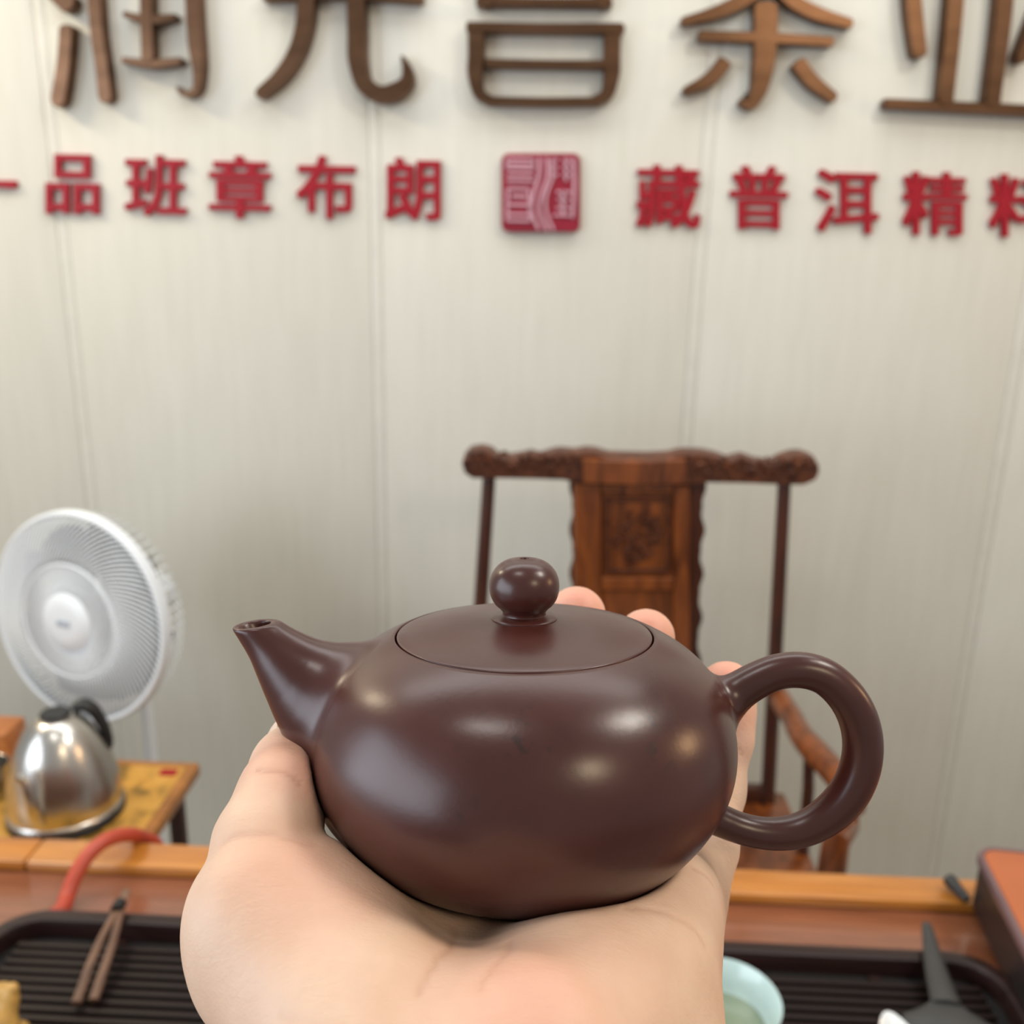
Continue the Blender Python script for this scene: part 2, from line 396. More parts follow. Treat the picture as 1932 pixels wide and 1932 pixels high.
stroke(c, [(1370, 115), (1342, 147), (1296, 170)], [26, 26, 15]); stroke(c, [(1508, 117), (1534, 150), (1574, 182)], [28, 27, 20])
c = bigchar(1850, 210, 'dark bronze character 业 with a long flat base stroke, rightmost letter')
stroke(c, [(1722, -50), (1728, 30), (1737, 98)], [28, 30, 27]); stroke(c, [(1814, -150), (1803, 20), (1786, 190)], [30, 31, 28])
stroke(c, [(1908, -150), (1897, 20), (1875, 194)], [30, 31, 28]); stroke(c, [(1990, -40), (1962, 30), (1930, 108)], [26, 26, 22])
stroke(c, [(1674, 194), (1840, 202), (2030, 211)], [17, 19, 20])

# ------------------------------------------------------------------ red characters
RED = 'red characters of the wall sign'
YR = WY - 0.009
boxes = {'品': (85, 291, 186, 404), '班': (234, 292, 350, 408), '章': (393, 293, 510, 412), '布': (558, 293, 670, 413), '朗': (725, 297, 831, 416),
         '藏': (1200, 311, 1322, 430), '普': (1377, 312, 1487, 433), '洱': (1538, 320, 1659, 440), '精': (1704, 324, 1826, 444), '料': (1868, 328, 1992, 448)}
words = {'品': 'red character 品 of three boxes below the water-dotted bronze letter', '班': 'red character 班 second from the left edge',
         '章': 'red character 章 below the left leg of the hooked bronze letter', '布': 'red character 布 with a wide top slash and hanging cloth strokes',
         '朗': 'red character 朗 just left of the square seal', '藏': 'dense red character 藏 just right of the square seal', '普': 'red character 普 with a box at its foot',
         '洱': 'red character 洱 with water dots and an ear box', '精': 'red character 精 second from the right edge', '料': 'red character 料 cut by the right edge of the picture'}
for ch, (x0, y0, x1, y1) in boxes.items():
    cu = bpy.data.curves.new('glyph', 'FONT'); cu.body = ch; cu.extrude = 0.05; cu.resolution_u = 3
    to = bpy.data.objects.new('glyph', cu); COL.objects.link(to)
    bpy.context.view_layer.update()
    dg = bpy.context.evaluated_depsgraph_get()
    me = bpy.data.meshes.new_from_object(to.evaluated_get(dg))
    co = np.empty(len(me.vertices) * 3); me.vertices.foreach_get('co', co); co = co.reshape(-1, 3)
    fc0 = [tuple(p.vertices) for p in me.polygons]
    bpy.data.objects.remove(to); bpy.data.curves.remove(cu); bpy.data.meshes.remove(me)
    u0 = (co[:, 0] - co[:, 0].min()) / np.ptp(co[:, 0]); v0 = (co[:, 1] - co[:, 1].min()) / np.ptp(co[:, 1])
    sk = 0.022 * (x1 - x0); bw = 2.0
    V = []; fc = []
    for j, (ox, oy) in enumerate(((-bw, -bw), (bw, -bw), (bw, bw), (-bw, bw))):     # bold cut: the outline swept by a small square
        fc += [tuple(i + len(V) for i in f) for f in fc0]
        for k in range(len(co)):
            q = on_y(x0 + bw + ox + u0[k] * (x1 - x0 - 2 * bw), y1 - bw + oy - v0[k] * (y1 - y0 - 2 * bw) + sk * (u0[k] - 0.5), YR)
            V.append((q[0], YR + 0.00015 * j if co[k, 2] > 0 else WY - 0.0005, q[2]))
    tag(obj('sign_character', V, fc, 'red', smooth=False), words[ch], 'sign letter', RED)
g = G(); yi = YF; YF = YR
stroke(None, [(-80, 345), (-30, 346), (26, 348)], [13, 12, 15], cap=0.3, y0=YR, y1=WY - 0.0005, bev=(0.8, 0.001), mesh=g)
tag(g.make('sign_character', 'red'), 'red single-stroke character 一 running out at the left edge of the picture', 'sign letter', RED)
# seal
YF = WY - 0.016
def rrect(x0, y0, x1, y1, r, n=6):
    L = []
    for cx, cy, a0 in ((x1 - r, y1 - r, 0), (x0 + r, y1 - r, 90), (x0 + r, y0 + r, 180), (x1 - r, y0 + r, 270)):
        for k in range(n + 1):
            a = math.radians(a0 + 90 * k / n); L.append((cx + r * math.cos(a), cy + r * math.sin(a)))
    return np.array(L)
p = on_y(1020, 438, WY)
seal = thing('seal_plaque', 'square crimson seal plaque with pale seal script between the red characters', 'seal', (p[0], WY - 0.008, p[2]))
g = G(); prism(g, rrect(946, 289, 1095, 438, 14), w_to3, YF, WY - 0.0005, (2.5, 0.003)); g.make('plate', 'seal', seal)
def sl(pts, wd=5.0):
    g = G(); stroke(None, pts, [wd, wd], n=14, cap=0.3, y0=YF - 0.0025, y1=YF + 0.001, bev=(0.5, 0.0005), mesh=g); g.make('seal_stroke', 'seal_line', seal)
for y in (300, 310, 318, 330, 341): sl([(957, y), (1006, y + 1)])
sl([(957, 298), (957, 318)]); sl([(1006, 298), (1006, 318)])
for y in (356, 386, 404, 416): sl([(958, y), (998, y + 1)])
sl([(958, 356), (957, 416)]); sl([(998, 356), (1000, 416)]); sl([(966, 370), (992, 371)], 6)
sl([(1018, 298), (1017, 330), (1008, 362), (1002, 396), (1016, 432)], 6); sl([(1032, 298), (1033, 332), (1022, 366), (1016, 392), (1032, 434)], 6)
sl([(1040, 342), (1030, 372), (1030, 396), (1044, 434)], 5)
for x in (1042, 1068): sl([(x, 302), (x, 340)], 6)
for y in (302, 316, 330): sl([(1042, y), (1052, y)], 5); sl([(1062, y), (1076, y)], 5)
sl([(1082, 300), (1083, 350), (1080, 410)], 6); sl([(1050, 362), (1076, 363)]); sl([(1052, 376), (1072, 377)]); sl([(1050, 392), (1074, 393)]); sl([(1062, 360), (1062, 404)], 7)
sl([(1044, 406), (1080, 407)], 4)

# ------------------------------------------------------------------ carved armchair
CY = 1.44
def o_y(px, py, Y=CY): return on_y(px, py, Y)
b0 = o_y(1205, 1500); ch = thing('armchair', 'carved dark rosewood armchair with open posts and carved splat against the wall', 'chair', (b0[0], CY - 0.2, 0.0))
def ch_to3(p, y): q = on_y(p[0], p[1], CY); return (q[0], y, q[2])
top = [(873, 872), (877, 856), (889, 845), (908, 842), (926, 846), (943, 860), (960, 860), (980, 857), (1003, 852), (1019, 857), (1040, 850), (1056, 847), (1085, 850), (1105, 846), (1122, 847), (1150, 855),
       (1222, 857), (1262, 855), (1280, 850), (1296, 849), (1325, 850), (1350, 855), (1374, 864), (1400, 857), (1425, 866), (1454, 870), (1476, 859), (1495, 853), (1513, 852), (1531, 858), (1541, 874),
       (1541, 888), (1533, 902), (1512, 911), (1476, 911), (1400, 908), (1331, 907), (1300, 911), (1273, 912), (1180, 911), (1092, 908), (1063, 902), (1000, 900), (940, 899), (893, 899), (878, 889)]
g = G(); prism(g, np.array(top, float), ch_to3, CY - 0.022, CY + 0.020, (4.0, 0.010)); g.make('top_rail', 'carving', ch)
g = G(); prism(g, np.array([(1096, 857), (1150, 860), (1222, 861), (1290, 858), (1296, 906), (1200, 908), (1100, 904)], float), ch_to3, CY - 0.031, CY - 0.010, (3.0, 0.006)); g.make('rail_plate', 'rosewood', ch)
g = G()     # relief of leaves and scrolls on both ends of the rail
for k in range(34):
    lft = k < 17; q = k % 17
    px = (884 + q * 11.5) if lft else (1325 + q * 12.4)
    py = (872 if lft else 881) + 13 * math.sin(q * 1.9)
    cc = on_y(px, py, CY - 0.024); rr = 0.006 + 0.003 * rng.random(); ang = q * 0.9
    arc = [cc + rr * t * np.array([math.cos(ang + t * 4), 0, math.sin(ang + t * 4)]) for t in np.linspace(0.2, 1.3, 9)]
    g.tube(arc, np.linspace(0.0042, 0.0018, 9), 6)
o = g.make('carved_relief', 'carving', ch); o['kind'] = 'stuff'
for (xt, yt, xb, yb) in ((923, 895, 884, 1492), (1480, 905, 1449, 1500)):
    P = [o_y(xt, yt) + np.array([0, 0.0, 0]), o_y((xt * 2 + xb) / 3, (yt * 2 + yb) / 3), o_y((xt + 2 * xb) / 3, (yt + 2 * yb) / 3), o_y(xb, yb)]
    e = P[-1].copy(); e[2] = 0.0; P.append((P[-1] + e) / 2); P.append(e)
    G().tube(P, [0.0105, 0.0115, 0.012, 0.0125, 0.0135, 0.0135], 14).make('back_post', 'rosewood_dark', ch)
# splat: wavy edged board with framed carved panel
L = []
ys = np.linspace(905, 1500, 60)
for y in ys: L.append((1327 - 0.030 * (y - 905) + 6.0 * math.sin((y - 905) / 82.0 * 2 * math.pi + 0.6) * abs(math.sin((y - 905) / 82.0 * math.pi + 1.2)), y))
for y in ys[::-1]: L.append((1079 + 0.002 * (y - 905) - 5.5 * math.sin((y - 905) / 82.0 * 2 * math.pi + 0.6) * abs(math.sin((y - 905) / 82.0 * math.pi + 1.2)), y))
g = G(); prism(g, np.array(L), ch_to3, CY - 0.006, CY + 0.010, (2.0, 0.002)); g.make('splat', 'rosewood_dark', ch)
def strip(name, x0, y0, x1, y1, d0, d1, mat, bv=2.5):
    g = G(); prism(g, np.array([(x0, y0), (x1, y0), (x1, y1), (x0, y1)], float), ch_to3, CY - d0, CY - d1, (bv, 0.003)); return g.make(name, mat, ch)
strip('splat_stile', 1082, 908, 1134, 1498, 0.016, 0.004, 'rosewood'); strip('splat_stile', 1268, 912, 1300, 1498, 0.016, 0.004, 'rosewood')
for y0, y1 in ((908, 926), (1084, 1108), (1290, 1312), (1478, 1498)): strip('splat_rail', 1134, y0, 1268, y1, 0.016, 0.004, 'rosewood')
for y0, y1 in ((926, 1084), (1108, 1290), (1312, 1478)): strip('splat_panel', 1134, y0, 1268, y1, 0.009, 0.004, 'rosewood')
strip('panel_moulding', 1142, 934, 1150, 1076, 0.014, 0.008, 'carving', 1.5); strip('panel_moulding', 1254, 934, 1262, 1076, 0.014, 0.008, 'carving', 1.5)
strip('panel_moulding', 1150, 934, 1254, 942, 0.014, 0.008, 'carving', 1.5); strip('panel_moulding', 1150, 1068, 1254, 1076, 0.014, 0.008, 'carving', 1.5)
g = G()
for k in range(46):
    px = 1160 + 86 * rng.random(); py = 950 + 112 * rng.random()
    if abs(px - 1203) / 44 + abs(py - 1006) / 70 > 1.05: continue
    cc = on_y(px, py, CY - 0.010); ang = rng.random() * 6.28; rr = 0.006 + 0.004 * rng.random()
    arc = [cc + rr * t * np.array([math.cos(ang + t * 3.5), 0, math.sin(ang + t * 3.5)]) for t in np.linspace(0.15, 1.4, 8)]
    g.tube(arc, np.linspace(0.0042, 0.0018, 8), 6)
o = g.make('carved_relief', 'carving', ch); o['kind'] = 'stuff'
# seat, arms, legs
SZ = 0.485
pL, pR = o_y(884, 1492), o_y(1449, 1500)
xl, xr = pL[0], pR[0]; SF = 1.02
arm_px = [(1461, 1292), (1476, 1322), (1496, 1352), (1511, 1385), (1540, 1424), (1570, 1458), (1596, 1490), (1606, 1520)]
AR = [on_z(a, b, 0.683) for a, b in arm_px]
XW = 2 * (on_z(1526, 1600, 0.485)[0] - (xl + xr) / 2)
xm = (xl + xr) / 2
for s in (1, -1):
    P = [np.array([xm + s * (q[0] - xm), q[1], q[2] - 0.004 * math.sin(i)]) for i, q in enumerate(AR)]
    P = spline(np.array(P)[:, [0, 1, 2]], 26)
    G().tube(P, np.interp(np.linspace(0, 1, 26), [0, 0.15, 0.35, 0.6, 1], [0.014, 0.0190, 0.0180, 0.0215, 0.019]), 14, flat=0.85).make('arm', 'rosewood', ch)
    e = P[-1]
    def mir(q): return np.array([xm + s * (q[0] - xm), q[1], q[2]])
    q2, q3 = on_y(1577, 1588, 1.055), on_y(1568, 1650, 1.05)
    S = [e + np.array([0, 0.01, -0.004]), e + np.array([-s * 0.001, 0.002, -0.03]), mir(q2), mir(q3), np.array([mir(q3)[0], 1.05, 0.25]), np.array([mir(q3)[0], 1.05, 0.0])]
    G().tube(S, [0.013, 0.016, 0.017, 0.018, 0.018, 0.018], 14).make('front_leg', 'rosewood', ch)
    q = P[14]; bq = np.array([xm + s * (XW / 2 - 0.012), q[1] + 0.02, SZ])
    G().tube([q, q * 0.6 + bq * 0.4 + np.array([s * 0.003, 0, 0]), bq, np.array([bq[0], bq[1], SZ - 0.01])], [0.008, 0.009, 0.0095, 0.010], 12).make('arm_support', 'rosewood_dark', ch)
G().box((xm, (CY + SF) / 2 + 0.005, SZ - 0.018), (XW, CY - SF + 0.05, 0.036), 0.008).make('seat', 'rosewood', ch)
G().box((xm, CY, SZ + 0.012), (xr - xl + 0.02, 0.022, 0.03), 0.004).make('back_rail', 'rosewood_dark', ch)
for y in (SF + 0.03, CY): G().box((xm, y, SZ - 0.075), (xr - xl, 0.018, 0.075), 0.004).make('apron', 'rosewood', ch)
for s in (-1, 1): G().box((xm + s * (xr - xl) / 2, (CY + SF) / 2, SZ - 0.075), (0.018, CY - SF - 0.04, 0.07), 0.004).make('apron', 'rosewood', ch)
G().box((xm, SF + 0.03, 0.10), (xr - xl, 0.03, 0.025), 0.004).make('foot_rail', 'rosewood_dark', ch)

# ------------------------------------------------------------------ tea table and tray
TZ = 0.75
pf0, pf1 = on_z(300, 1592, TZ + 0.012), on_z(1800, 1655, TZ + 0.012)
YFAR = (pf0[1] + pf1[1]) / 2
YLED = (on_z(300, 1640, TZ + 0.006)[1] + on_z(1600, 1712, TZ + 0.006)[1]) / 2
XL, XR = -0.85, 0.95
tt = thing('tea_table', 'long glossy brown wooden tea table with a raised honey-coloured back ledge', 'table', (0.05, (YFAR + 0.22) / 2, 0.0))
G().box(((XL + XR) / 2, (YFAR + 0.18) / 2, TZ - 0.02), (XR - XL, YFAR - 0.18, 0.04), 0.003).make('tabletop', 'table', tt)
seam = on_z(85, 1600, TZ)[0]
for x0, x1 in ((XL, seam - 0.0008), (seam + 0.0008, XR)):
    G().box(((x0 + x1) / 2, (YFAR + YLED) / 2, TZ + 0.006), (x1 - x0, YFAR - YLED, 0.0125), 0.003).make('ledge_board', 'ledge', tt)
for x in (XL + 0.05, XR - 0.05):
    for y in (0.24, YFAR - 0.06): G().box((x, y, (TZ - 0.04) / 2), (0.06, 0.06, TZ - 0.04), 0.006).make('leg', 'table', tt)
G().box(((XL + XR) / 2, YFAR - 0.06, TZ - 0.09), (XR - XL - 0.16, 0.025, 0.1), 0.004).make('apron', 'table', tt)
G().box(((XL + XR) / 2, 0.24, TZ - 0.09), (XR - XL - 0.16, 0.025, 0.1), 0.004).make('apron', 'table', tt)
# tray
RZ = TZ + 0.024
yb = (on_z(150, 1722, RZ)[1] + on_z(1500, 1770, RZ)[1]) / 2
tx0 = on_z(-12, 1735, RZ)[0]; tx1 = on_z(1925, 1870, RZ)[0] + 0.004
yf = yb - 0.46
tray = thing('tea_tray', 'dark wooden slatted tea tray with rounded rim on the tea table', 'tray', ((tx0 + tx1) / 2, (yb + yf) / 2, TZ))
def ring_loop(ins, z, r=0.05):
    L = rrect(tx0 + ins, yf + ins, tx1 - ins, yb - ins, max(0.008, r - ins), 8); return [(a, b, z) for a, b in L]
loops = [ring_loop(0.003, TZ), ring_loop(0, TZ + 0.004), ring_loop(0, RZ - 0.004), ring_loop(0.0015, RZ - 0.001), ring_loop(0.005, RZ), ring_loop(0.012, RZ), ring_loop(0.0155, RZ - 0.001), ring_loop(0.017, RZ - 0.004), ring_loop(0.0175, TZ + 0.001)]
n = len(loops[0]); V = [p for Lp in loops for p in Lp]
Fc = [(q * n + i, q * n + (i + 1) % n, (q + 1) * n + (i + 1) % n, (q + 1) * n + i) for q in range(len(loops) - 1) for i in range(n)]
Fc += [((len(loops) - 1) * n + i, (len(loops) - 1) * n + (i + 1) % n, (i + 1) % n, i) for i in range(n)]
obj('rim', V, Fc, 'tray', tray)
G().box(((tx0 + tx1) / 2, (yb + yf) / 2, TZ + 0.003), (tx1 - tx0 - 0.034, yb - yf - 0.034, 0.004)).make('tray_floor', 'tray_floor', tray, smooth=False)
SLZ = TZ + 0.014
y = yb - 0.036
pit = 0.0104
first = None
while y > yf + 0.03:
    if first is None:
        first = G().box(((tx0 + tx1) / 2, y, SLZ - 0.003), (tx1 - tx0 - 0.062, 0.0066, 0.006), 0.0016).make('slat', 'slat', tray); y_first = y
    else:
        o = first.copy(); COL.objects.link(o); o.location = first.location + Vector((0, y - y_first, 0))
    y -= pit
for x in (tx0 + 0.12, (tx0 + tx1) / 2, tx1 - 0.12):
    G().box((x, (yb + yf) / 2, TZ + 0.0065), (0.012, yb - yf - 0.04, 0.004)).make('slat_bearer', 'tray', tray, smooth=False)

# ------------------------------------------------------------------ things on the tea table
# wooden tongs
tip1, tip2, hd = on_z(143, 1893, SLZ + 0.005), on_z(176, 1888, SLZ + 0.005), on_z(228, 1708, RZ + 0.008)
end = hd + (hd - (tip1 + tip2) / 2) * 0.18
tg = thing('tea_tongs', 'pair of thin brown wooden tea tongs leaning over the tray rim', 'tongs', tuple(tip1))
for t_, sx in ((tip1, -1), (tip2, 1)):
    P = spline(np.array([end + [sx * 0.0015, 0, 0], hd + [sx * 0.002, 0, 0], (hd * 0.55 + t_ * 0.45) + [sx * 0.003, 0, 0.002], t_]), 14)
    G().tube(P, np.linspace(0.0030, 0.0046, 14), 8, flat=0.7).make('tong_arm', 'tongs', tg)
G().tube([hd + [-0.001, 0.002, 0.001], hd + [0.0, -0.009, 0.001]], 0.0062, 10).make('binding', 'black', tg)
# red hose
hp = [(117, 1716), (126, 1692), (142, 1652), (164, 1616), (192, 1590), (222, 1577), (250, 1575), (268, 1580)]
h0 = on_z(117, 1716, TZ + 0.009)
Yh = np.linspace(h0[1], YFAR + 0.012, len(hp))
P = [on_y(a, b, yy) for (a, b), yy in zip(hp, Yh)]
P.append(P[-1] + np.array([0.006, 0.014, -0.016])); P.append(P[-1] + np.array([0.002, 0.008, -0.05])); P.append(P[-1] + np.array([0.0, 0.002, -0.10]))
P = [h0 + np.array([-0.004, -0.010, 0.0])] + P
tag(G().tube(spline(np.array(P), 60), 0.0078, 14).make('hose', 'hose', loc=tuple(h0)), 'red rubber hose arching over the back ledge of the tea table', 'hose')
# charcoal tool
p0, p1, p2, p3 = on_z(1748, 1742, RZ + 0.012), on_z(1766, 1828, RZ + 0.006), on_z(1786, 1896, SLZ + 0.012), on_z(1800, 1960, SLZ + 0.006)
sc_ = thing('tea_scoop', 'charcoal grey tea scoop with tapered handle resting on the tray rim', 'scoop', tuple(p3))
G().tube(spline(np.array([p0, p1, p2]), 16), np.interp(np.linspace(0, 1, 16), [0, .1, .6, 1], [0.004, 0.0056, 0.0098, 0.013]), 12, flat=0.45).make('handle', 'grey_tool', sc_)
P = spline(np.array([p2 + (p1 - p2) * 0.06, p2 * 0.75 + p3 * 0.25, p3, p3 + (p3 - p2) * 0.8]), 14)
G().tube(P, np.interp(np.linspace(0, 1, 14), [0, .12, .3, .8, 1], [0.012, 0.020, 0.038, 0.040, 0.030]), 16, flat=0.13).make('blade', 'grey_tool', sc_)
# celadon bowl
bc = on_z(1368, 1884, SLZ + 0.052); bc0 = np.array([bc[0], bc[1], SLZ])
bw = thing('tea_bowl', 'pale celadon tea bowl on the tray beside the wrist', 'bowl', tuple(bc0))
prof = [(0, 0.002), (0.019, 0.002), (0.020, 0.0), (0.0225, 0.0), (0.0235, 0.006), (0.034, 0.018), (0.041, 0.034), (0.0447, 0.0515), (0.0451, 0.0525), (0.0445, 0.0532), (0.0432, 0.0520), (0.039, 0.034), (0.031, 0.019), (0.018, 0.010), (0, 0.009)]
G().lathe(prof, bc0, n=56).make('bowl_shell', 'celadon', bw)
G().lathe([(0, 0.0265), (0.0352, 0.0265), (0.0352, 0.0262), (0, 0.0262)], bc0, n=40).make('tea', 'tea', bw, label='greyish green tea')
# white porcelain pitcher with a raised lip
lt = on_z(1672, 1909, SLZ + 0.074)
pc = np.array([lt[0] + 0.012, lt[1] - 0.050, SLZ])
pt = thing('pitcher', 'white porcelain pitcher of which only the lip tip shows on the tray', 'pitcher', tuple(pc))
g = G(); prof = [(0, 0.003), (0.022, 0.003), (0.024, 0), (0.026, 0.002), (0.034, 0.02), (0.033, 0.045), (0.030, 0.062), (0.0305, 0.063), (0.0285, 0.061), (0.031, 0.045), (0.031, 0.02), (0.020, 0.006), (0, 0.006)]
g.lathe(prof, pc, n=48)
dv = lt - pc; dv[2] = 0; dv /= np.linalg.norm(dv)
for i, q in enumerate(g.v):
    q = np.array(q); rel = q - pc; d = rel[:2] @ dv[:2] / (np.linalg.norm(rel[:2]) + 1e-9)
    if rel[2] > 0.045 and d > 0.72:
        k = ((d - 0.72) / 0.28) ** 1.5 * (rel[2] - 0.045) / 0.018; q = q + dv * 0.021 * k + np.array([0, 0, 0.012 * k]); g.v[i] = tuple(q)
g.make('pitcher_body', 'porcelain', pt)
# orange topped box
BT = TZ + 0.075
e0, e1 = on_z(1834, 1592, BT), on_z(1936, 1796, BT)
dy = (e1 - e0)[:2]; dy /= np.linalg.norm(dy); dx = np.array([-dy[1], dy[0]])
bxo = thing('lacquer_box', 'dark box with a rounded orange top and mauve rim at the right edge', 'box', (e0[0] + 0.15 * dx[0], e0[1] + 0.15 * dx[1], TZ + 0.0125))
def bl(ins, z, r=0.022):
    L = rrect(ins, ins, 0.30 - ins, 0.27 - ins, max(0.004, r - ins), 7)
    return [(e0[0] + dx[0] * a + dy[0] * b, e0[1] + dx[1] * a + dy[1] * b, z) for a, b in L]
def skin_loops(loops, cap0=True, cap1=True):
    n = len(loops[0]); V = [p for Lp in loops for p in Lp]
    Fc = [(q * n + i, q * n + (i + 1) % n, (q + 1) * n + (i + 1) % n, (q + 1) * n + i) for q in range(len(loops) - 1) for i in range(n)]
    if cap0: Fc.append(tuple(range(n))[::-1])
    if cap1: Fc.append(tuple((len(loops) - 1) * n + i for i in range(n)))
    return V, Fc
V, Fc = skin_loops([bl(0.006, TZ + 0.0128), bl(0.003, TZ + 0.017), bl(0.003, BT - 0.010)]); obj('box_body', V, Fc, 'box_side', bxo)
V, Fc = skin_loops([bl(0.003, BT - 0.010), bl(0.0, BT - 0.008), bl(0.0, BT - 0.002), bl(0.0015, BT), bl(0.005, BT), bl(0.006, BT - 0.003)]); obj('box_rim', V, Fc, 'box_rim', bxo)
V, Fc = skin_loops([bl(0.0062, BT - 0.004), bl(0.0062, BT - 0.0006), bl(0.0075, BT)]); obj('box_lid', V, Fc, 'orange_top', bxo)
# dark brush behind the box
q0, q1 = on_z(1788, 1657, TZ + 0.024), on_z(1822, 1694, TZ + 0.0185)
tag(G().tube([q0, q0 * 0.8 + q1 * 0.2, q1, q1 + (q1 - q0) * 0.1], [0.0062, 0.0072, 0.0045, 0.0045], 12).make('brush_handle', 'black', loc=tuple(q1)), 'short black rod lying on the ledge beside the orange box', 'rod')

# ------------------------------------------------------------------ side table, kettle, fan and neighbours
ST = 0.62
k0 = on_z(378, 1436, ST); kb = on_z(200, 1420, ST)
sx1 = k0[0]; sy1 = k0[1]; sy0 = YFAR + 0.03; sx0 = sx1 - 0.72
st = thing('side_table', 'low side table with gold printed top and dark legs behind the tea table', 'table', ((sx0 + sx1) / 2, (sy0 + sy1) / 2, 0))
G().box(((sx0 + sx1) / 2, (sy0 + sy1) / 2, ST - 0.0125), (sx1 - sx0, sy1 - sy0, 0.022), 0.005).make('tabletop', 'side_frame', st)
G().box(((sx0 + sx1) / 2, (sy0 + sy1) / 2, ST - 0.003), (sx1 - sx0 - 0.03, sy1 - sy0 - 0.035, 0.005), 0.001).make('printed_panel', 'gold', st)
pr = on_z(318, 1457, ST)
g = G(); prism(g, rrect(-0.013, -0.009, 0.013, 0.009, 0.004), lambda p, y: (pr[0] + p[0], pr[1] + p[1], y), ST - 0.0004, ST + 0.0001); g.make('red_stamp', M['red'], st)
lg = o_l = on_z(352, 1470, ST)
for x in (sx1 - 0.030, sx0 + 0.03):
    for yy in (sy1 - 0.03, sy0 + 0.03): G().box((x, yy, (ST - 0.024) / 2), (0.020, 0.022, ST - 0.024), 0.003).make('leg', 'side_leg', st)
for yy in (sy1 - 0.03, sy0 + 0.03): G().box(((sx0 + sx1) / 2, yy, ST - 0.045), (sx1 - sx0 - 0.08, 0.014, 0.04), 0.002).make('apron', 'side_leg', st)
# kettle
kc = on_z(127, 1531, ST); kz = (kc - CAM) @ F_; S = 100 * kz / FPX
kt = thing('kettle', 'brushed steel dome kettle with black lid knob on the side table', 'kettle', (kc[0], kc[1], ST))
kc = np.array([kc[0], kc[1], ST])
G().lathe([(0, 0), (0.98 * S, 0), (1.04 * S, 0.02 * S), (1.04 * S, 0.10 * S), (1.0 * S, 0.13 * S), (0, 0.13 * S)], kc, n=48).make('kettle_base', 'black', kt)
prof = [(0, 0.13), (0.99, 0.13), (1.03, 0.18), (1.02, 0.22), (0.99, 0.25), (1.0, 0.40), (0.985, 0.62), (0.945, 0.86), (0.88, 1.10), (0.80, 1.36), (0.71, 1.60), (0.59, 1.83), (0.46, 2.00), (0.36, 2.08), (0.31, 2.11), (0.31, 2.14), (0.27, 2.15), (0, 2.15)]
G().lathe([(a * S, b * S * (0.94 if b > 0.3 else 1)) for a, b in prof], kc, n=56).make('kettle_body', 'steel', kt)
G().lathe([(0, 2.0 * S), (0.25 * S, 2.0 * S), (0.27 * S, 2.02 * S), (0.27 * S, 2.06 * S), (0.24 * S, 2.09 * S), (0, 2.09 * S)], kc, n=32).make('lid_knob', 'black', kt)
hd_ = [(0.18, 0.28, 2.06), (0.30, 0.38, 2.18), (0.44, 0.44, 2.09), (0.57, 0.47, 1.85), (0.68, 0.46, 1.55), (0.72, 0.42, 1.28), (0.66, 0.34, 1.12)]
P = spline(np.array([[kc[0] + a * S, kc[1] + b * S, ST + 0.94 * h * S] for a, b, h in hd_]), 30)
G().tube(P, np.interp(np.linspace(0, 1, 30), [0, .2, .5, 1], [0.008, 0.012, 0.0105, 0.007]), 12, flat=0.7).make('kettle_handle', 'black', kt)
sp_ = [(0.02, -0.95, 0.40), (0.02, -1.07, 0.70), (-0.02, -1.10, 1.08), (-0.10, -1.08, 1.34), (-0.18, -1.12, 1.42)]
P = spline(np.array([[kc[0] + a * S, kc[1] + b * S, ST + h * S] for a, b, h in sp_]), 24)
G().tube(P, np.linspace(0.010, 0.0055, 24), 12).make('spout', 'steel', kt)
# wooden block and steel cup on the far left
wb = on_z(-60, 1446, ST)
tag(G().box((wb[0], wb[1] + 0.03, ST + 0.028), (0.125, 0.06, 0.055), 0.005).make('wooden_box', 'oak'), 'orange brown wooden box on the side table at the left edge', 'box')
sc0 = on_z(-16, 1500, ST)
cup = thing('steel_cup', 'shiny steel cup left of the kettle, cut by the picture edge', 'cup', tuple(sc0))
G().lathe([(0, 0.002), (0.022, 0.0), (0.024, 0.002), (0.028, 0.05), (0.0285, 0.0505), (0.0275, 0.05), (0.023, 0.004), (0, 0.004)], sc0, n=36).make('cup_shell', 'steel', cup)
# fan
fc = np.array(c2w(PX(147, 1167, 1.52)))
nf_c = np.array([-0.358, 0.168, -0.919]); nf = nf_c[0] * R_ - nf_c[1] * U_ + nf_c[2] * F_; nf /= np.linalg.norm(nf)
fe = np.cross([0, 0, 1.0], nf); fe /= np.linalg.norm(fe); fu = np.cross(nf, fe)
FR = 205 * 1.52 / FPX
pole_x = c2w(PX(226, 1112, 1.52 + 0.08))
fan = thing('fan', 'white pedestal fan with spiral grille behind the side table', 'fan', (pole_x[0], pole_x[1], 0))
def fp(r, a, d): return fc + r * (math.cos(a) * fe + math.sin(a) * fu) + d * nf
ringp = lambda r, d, n=72: [fp(r, 2 * math.pi * k / n, d) for k in range(n)]
g = G(); g.tube(ringp(FR * 0.975, 0.0), 0.0050, 10, closed=True, up=nf); g.tube(ringp(FR * 0.975, -0.010), 0.0058, 10, closed=True, up=nf); g.make('outer_ring', 'fan_white', fan)
G().tube(ringp(FR * 0.53, 0.0185), 0.0026, 8, closed=True, up=nf).make('inner_ring', 'fan_white', fan)
G().lathe([(0, 0.030), (FR * 0.15, 0.0295), (FR * 0.25, 0.027), (FR * 0.285, 0.022), (FR * 0.285, 0.016), (0, 0.016)], fc, nf, 40).make('hub_cap', 'fan_white', fan)
G().box(tuple(fc + nf * 0.0302), (0.026, 0.0016, 0.010), 0.0004, rot=np.stack([fe, -nf, fu], 1)).make('hub_badge', 'fan_badge', fan, label='grey oval badge')
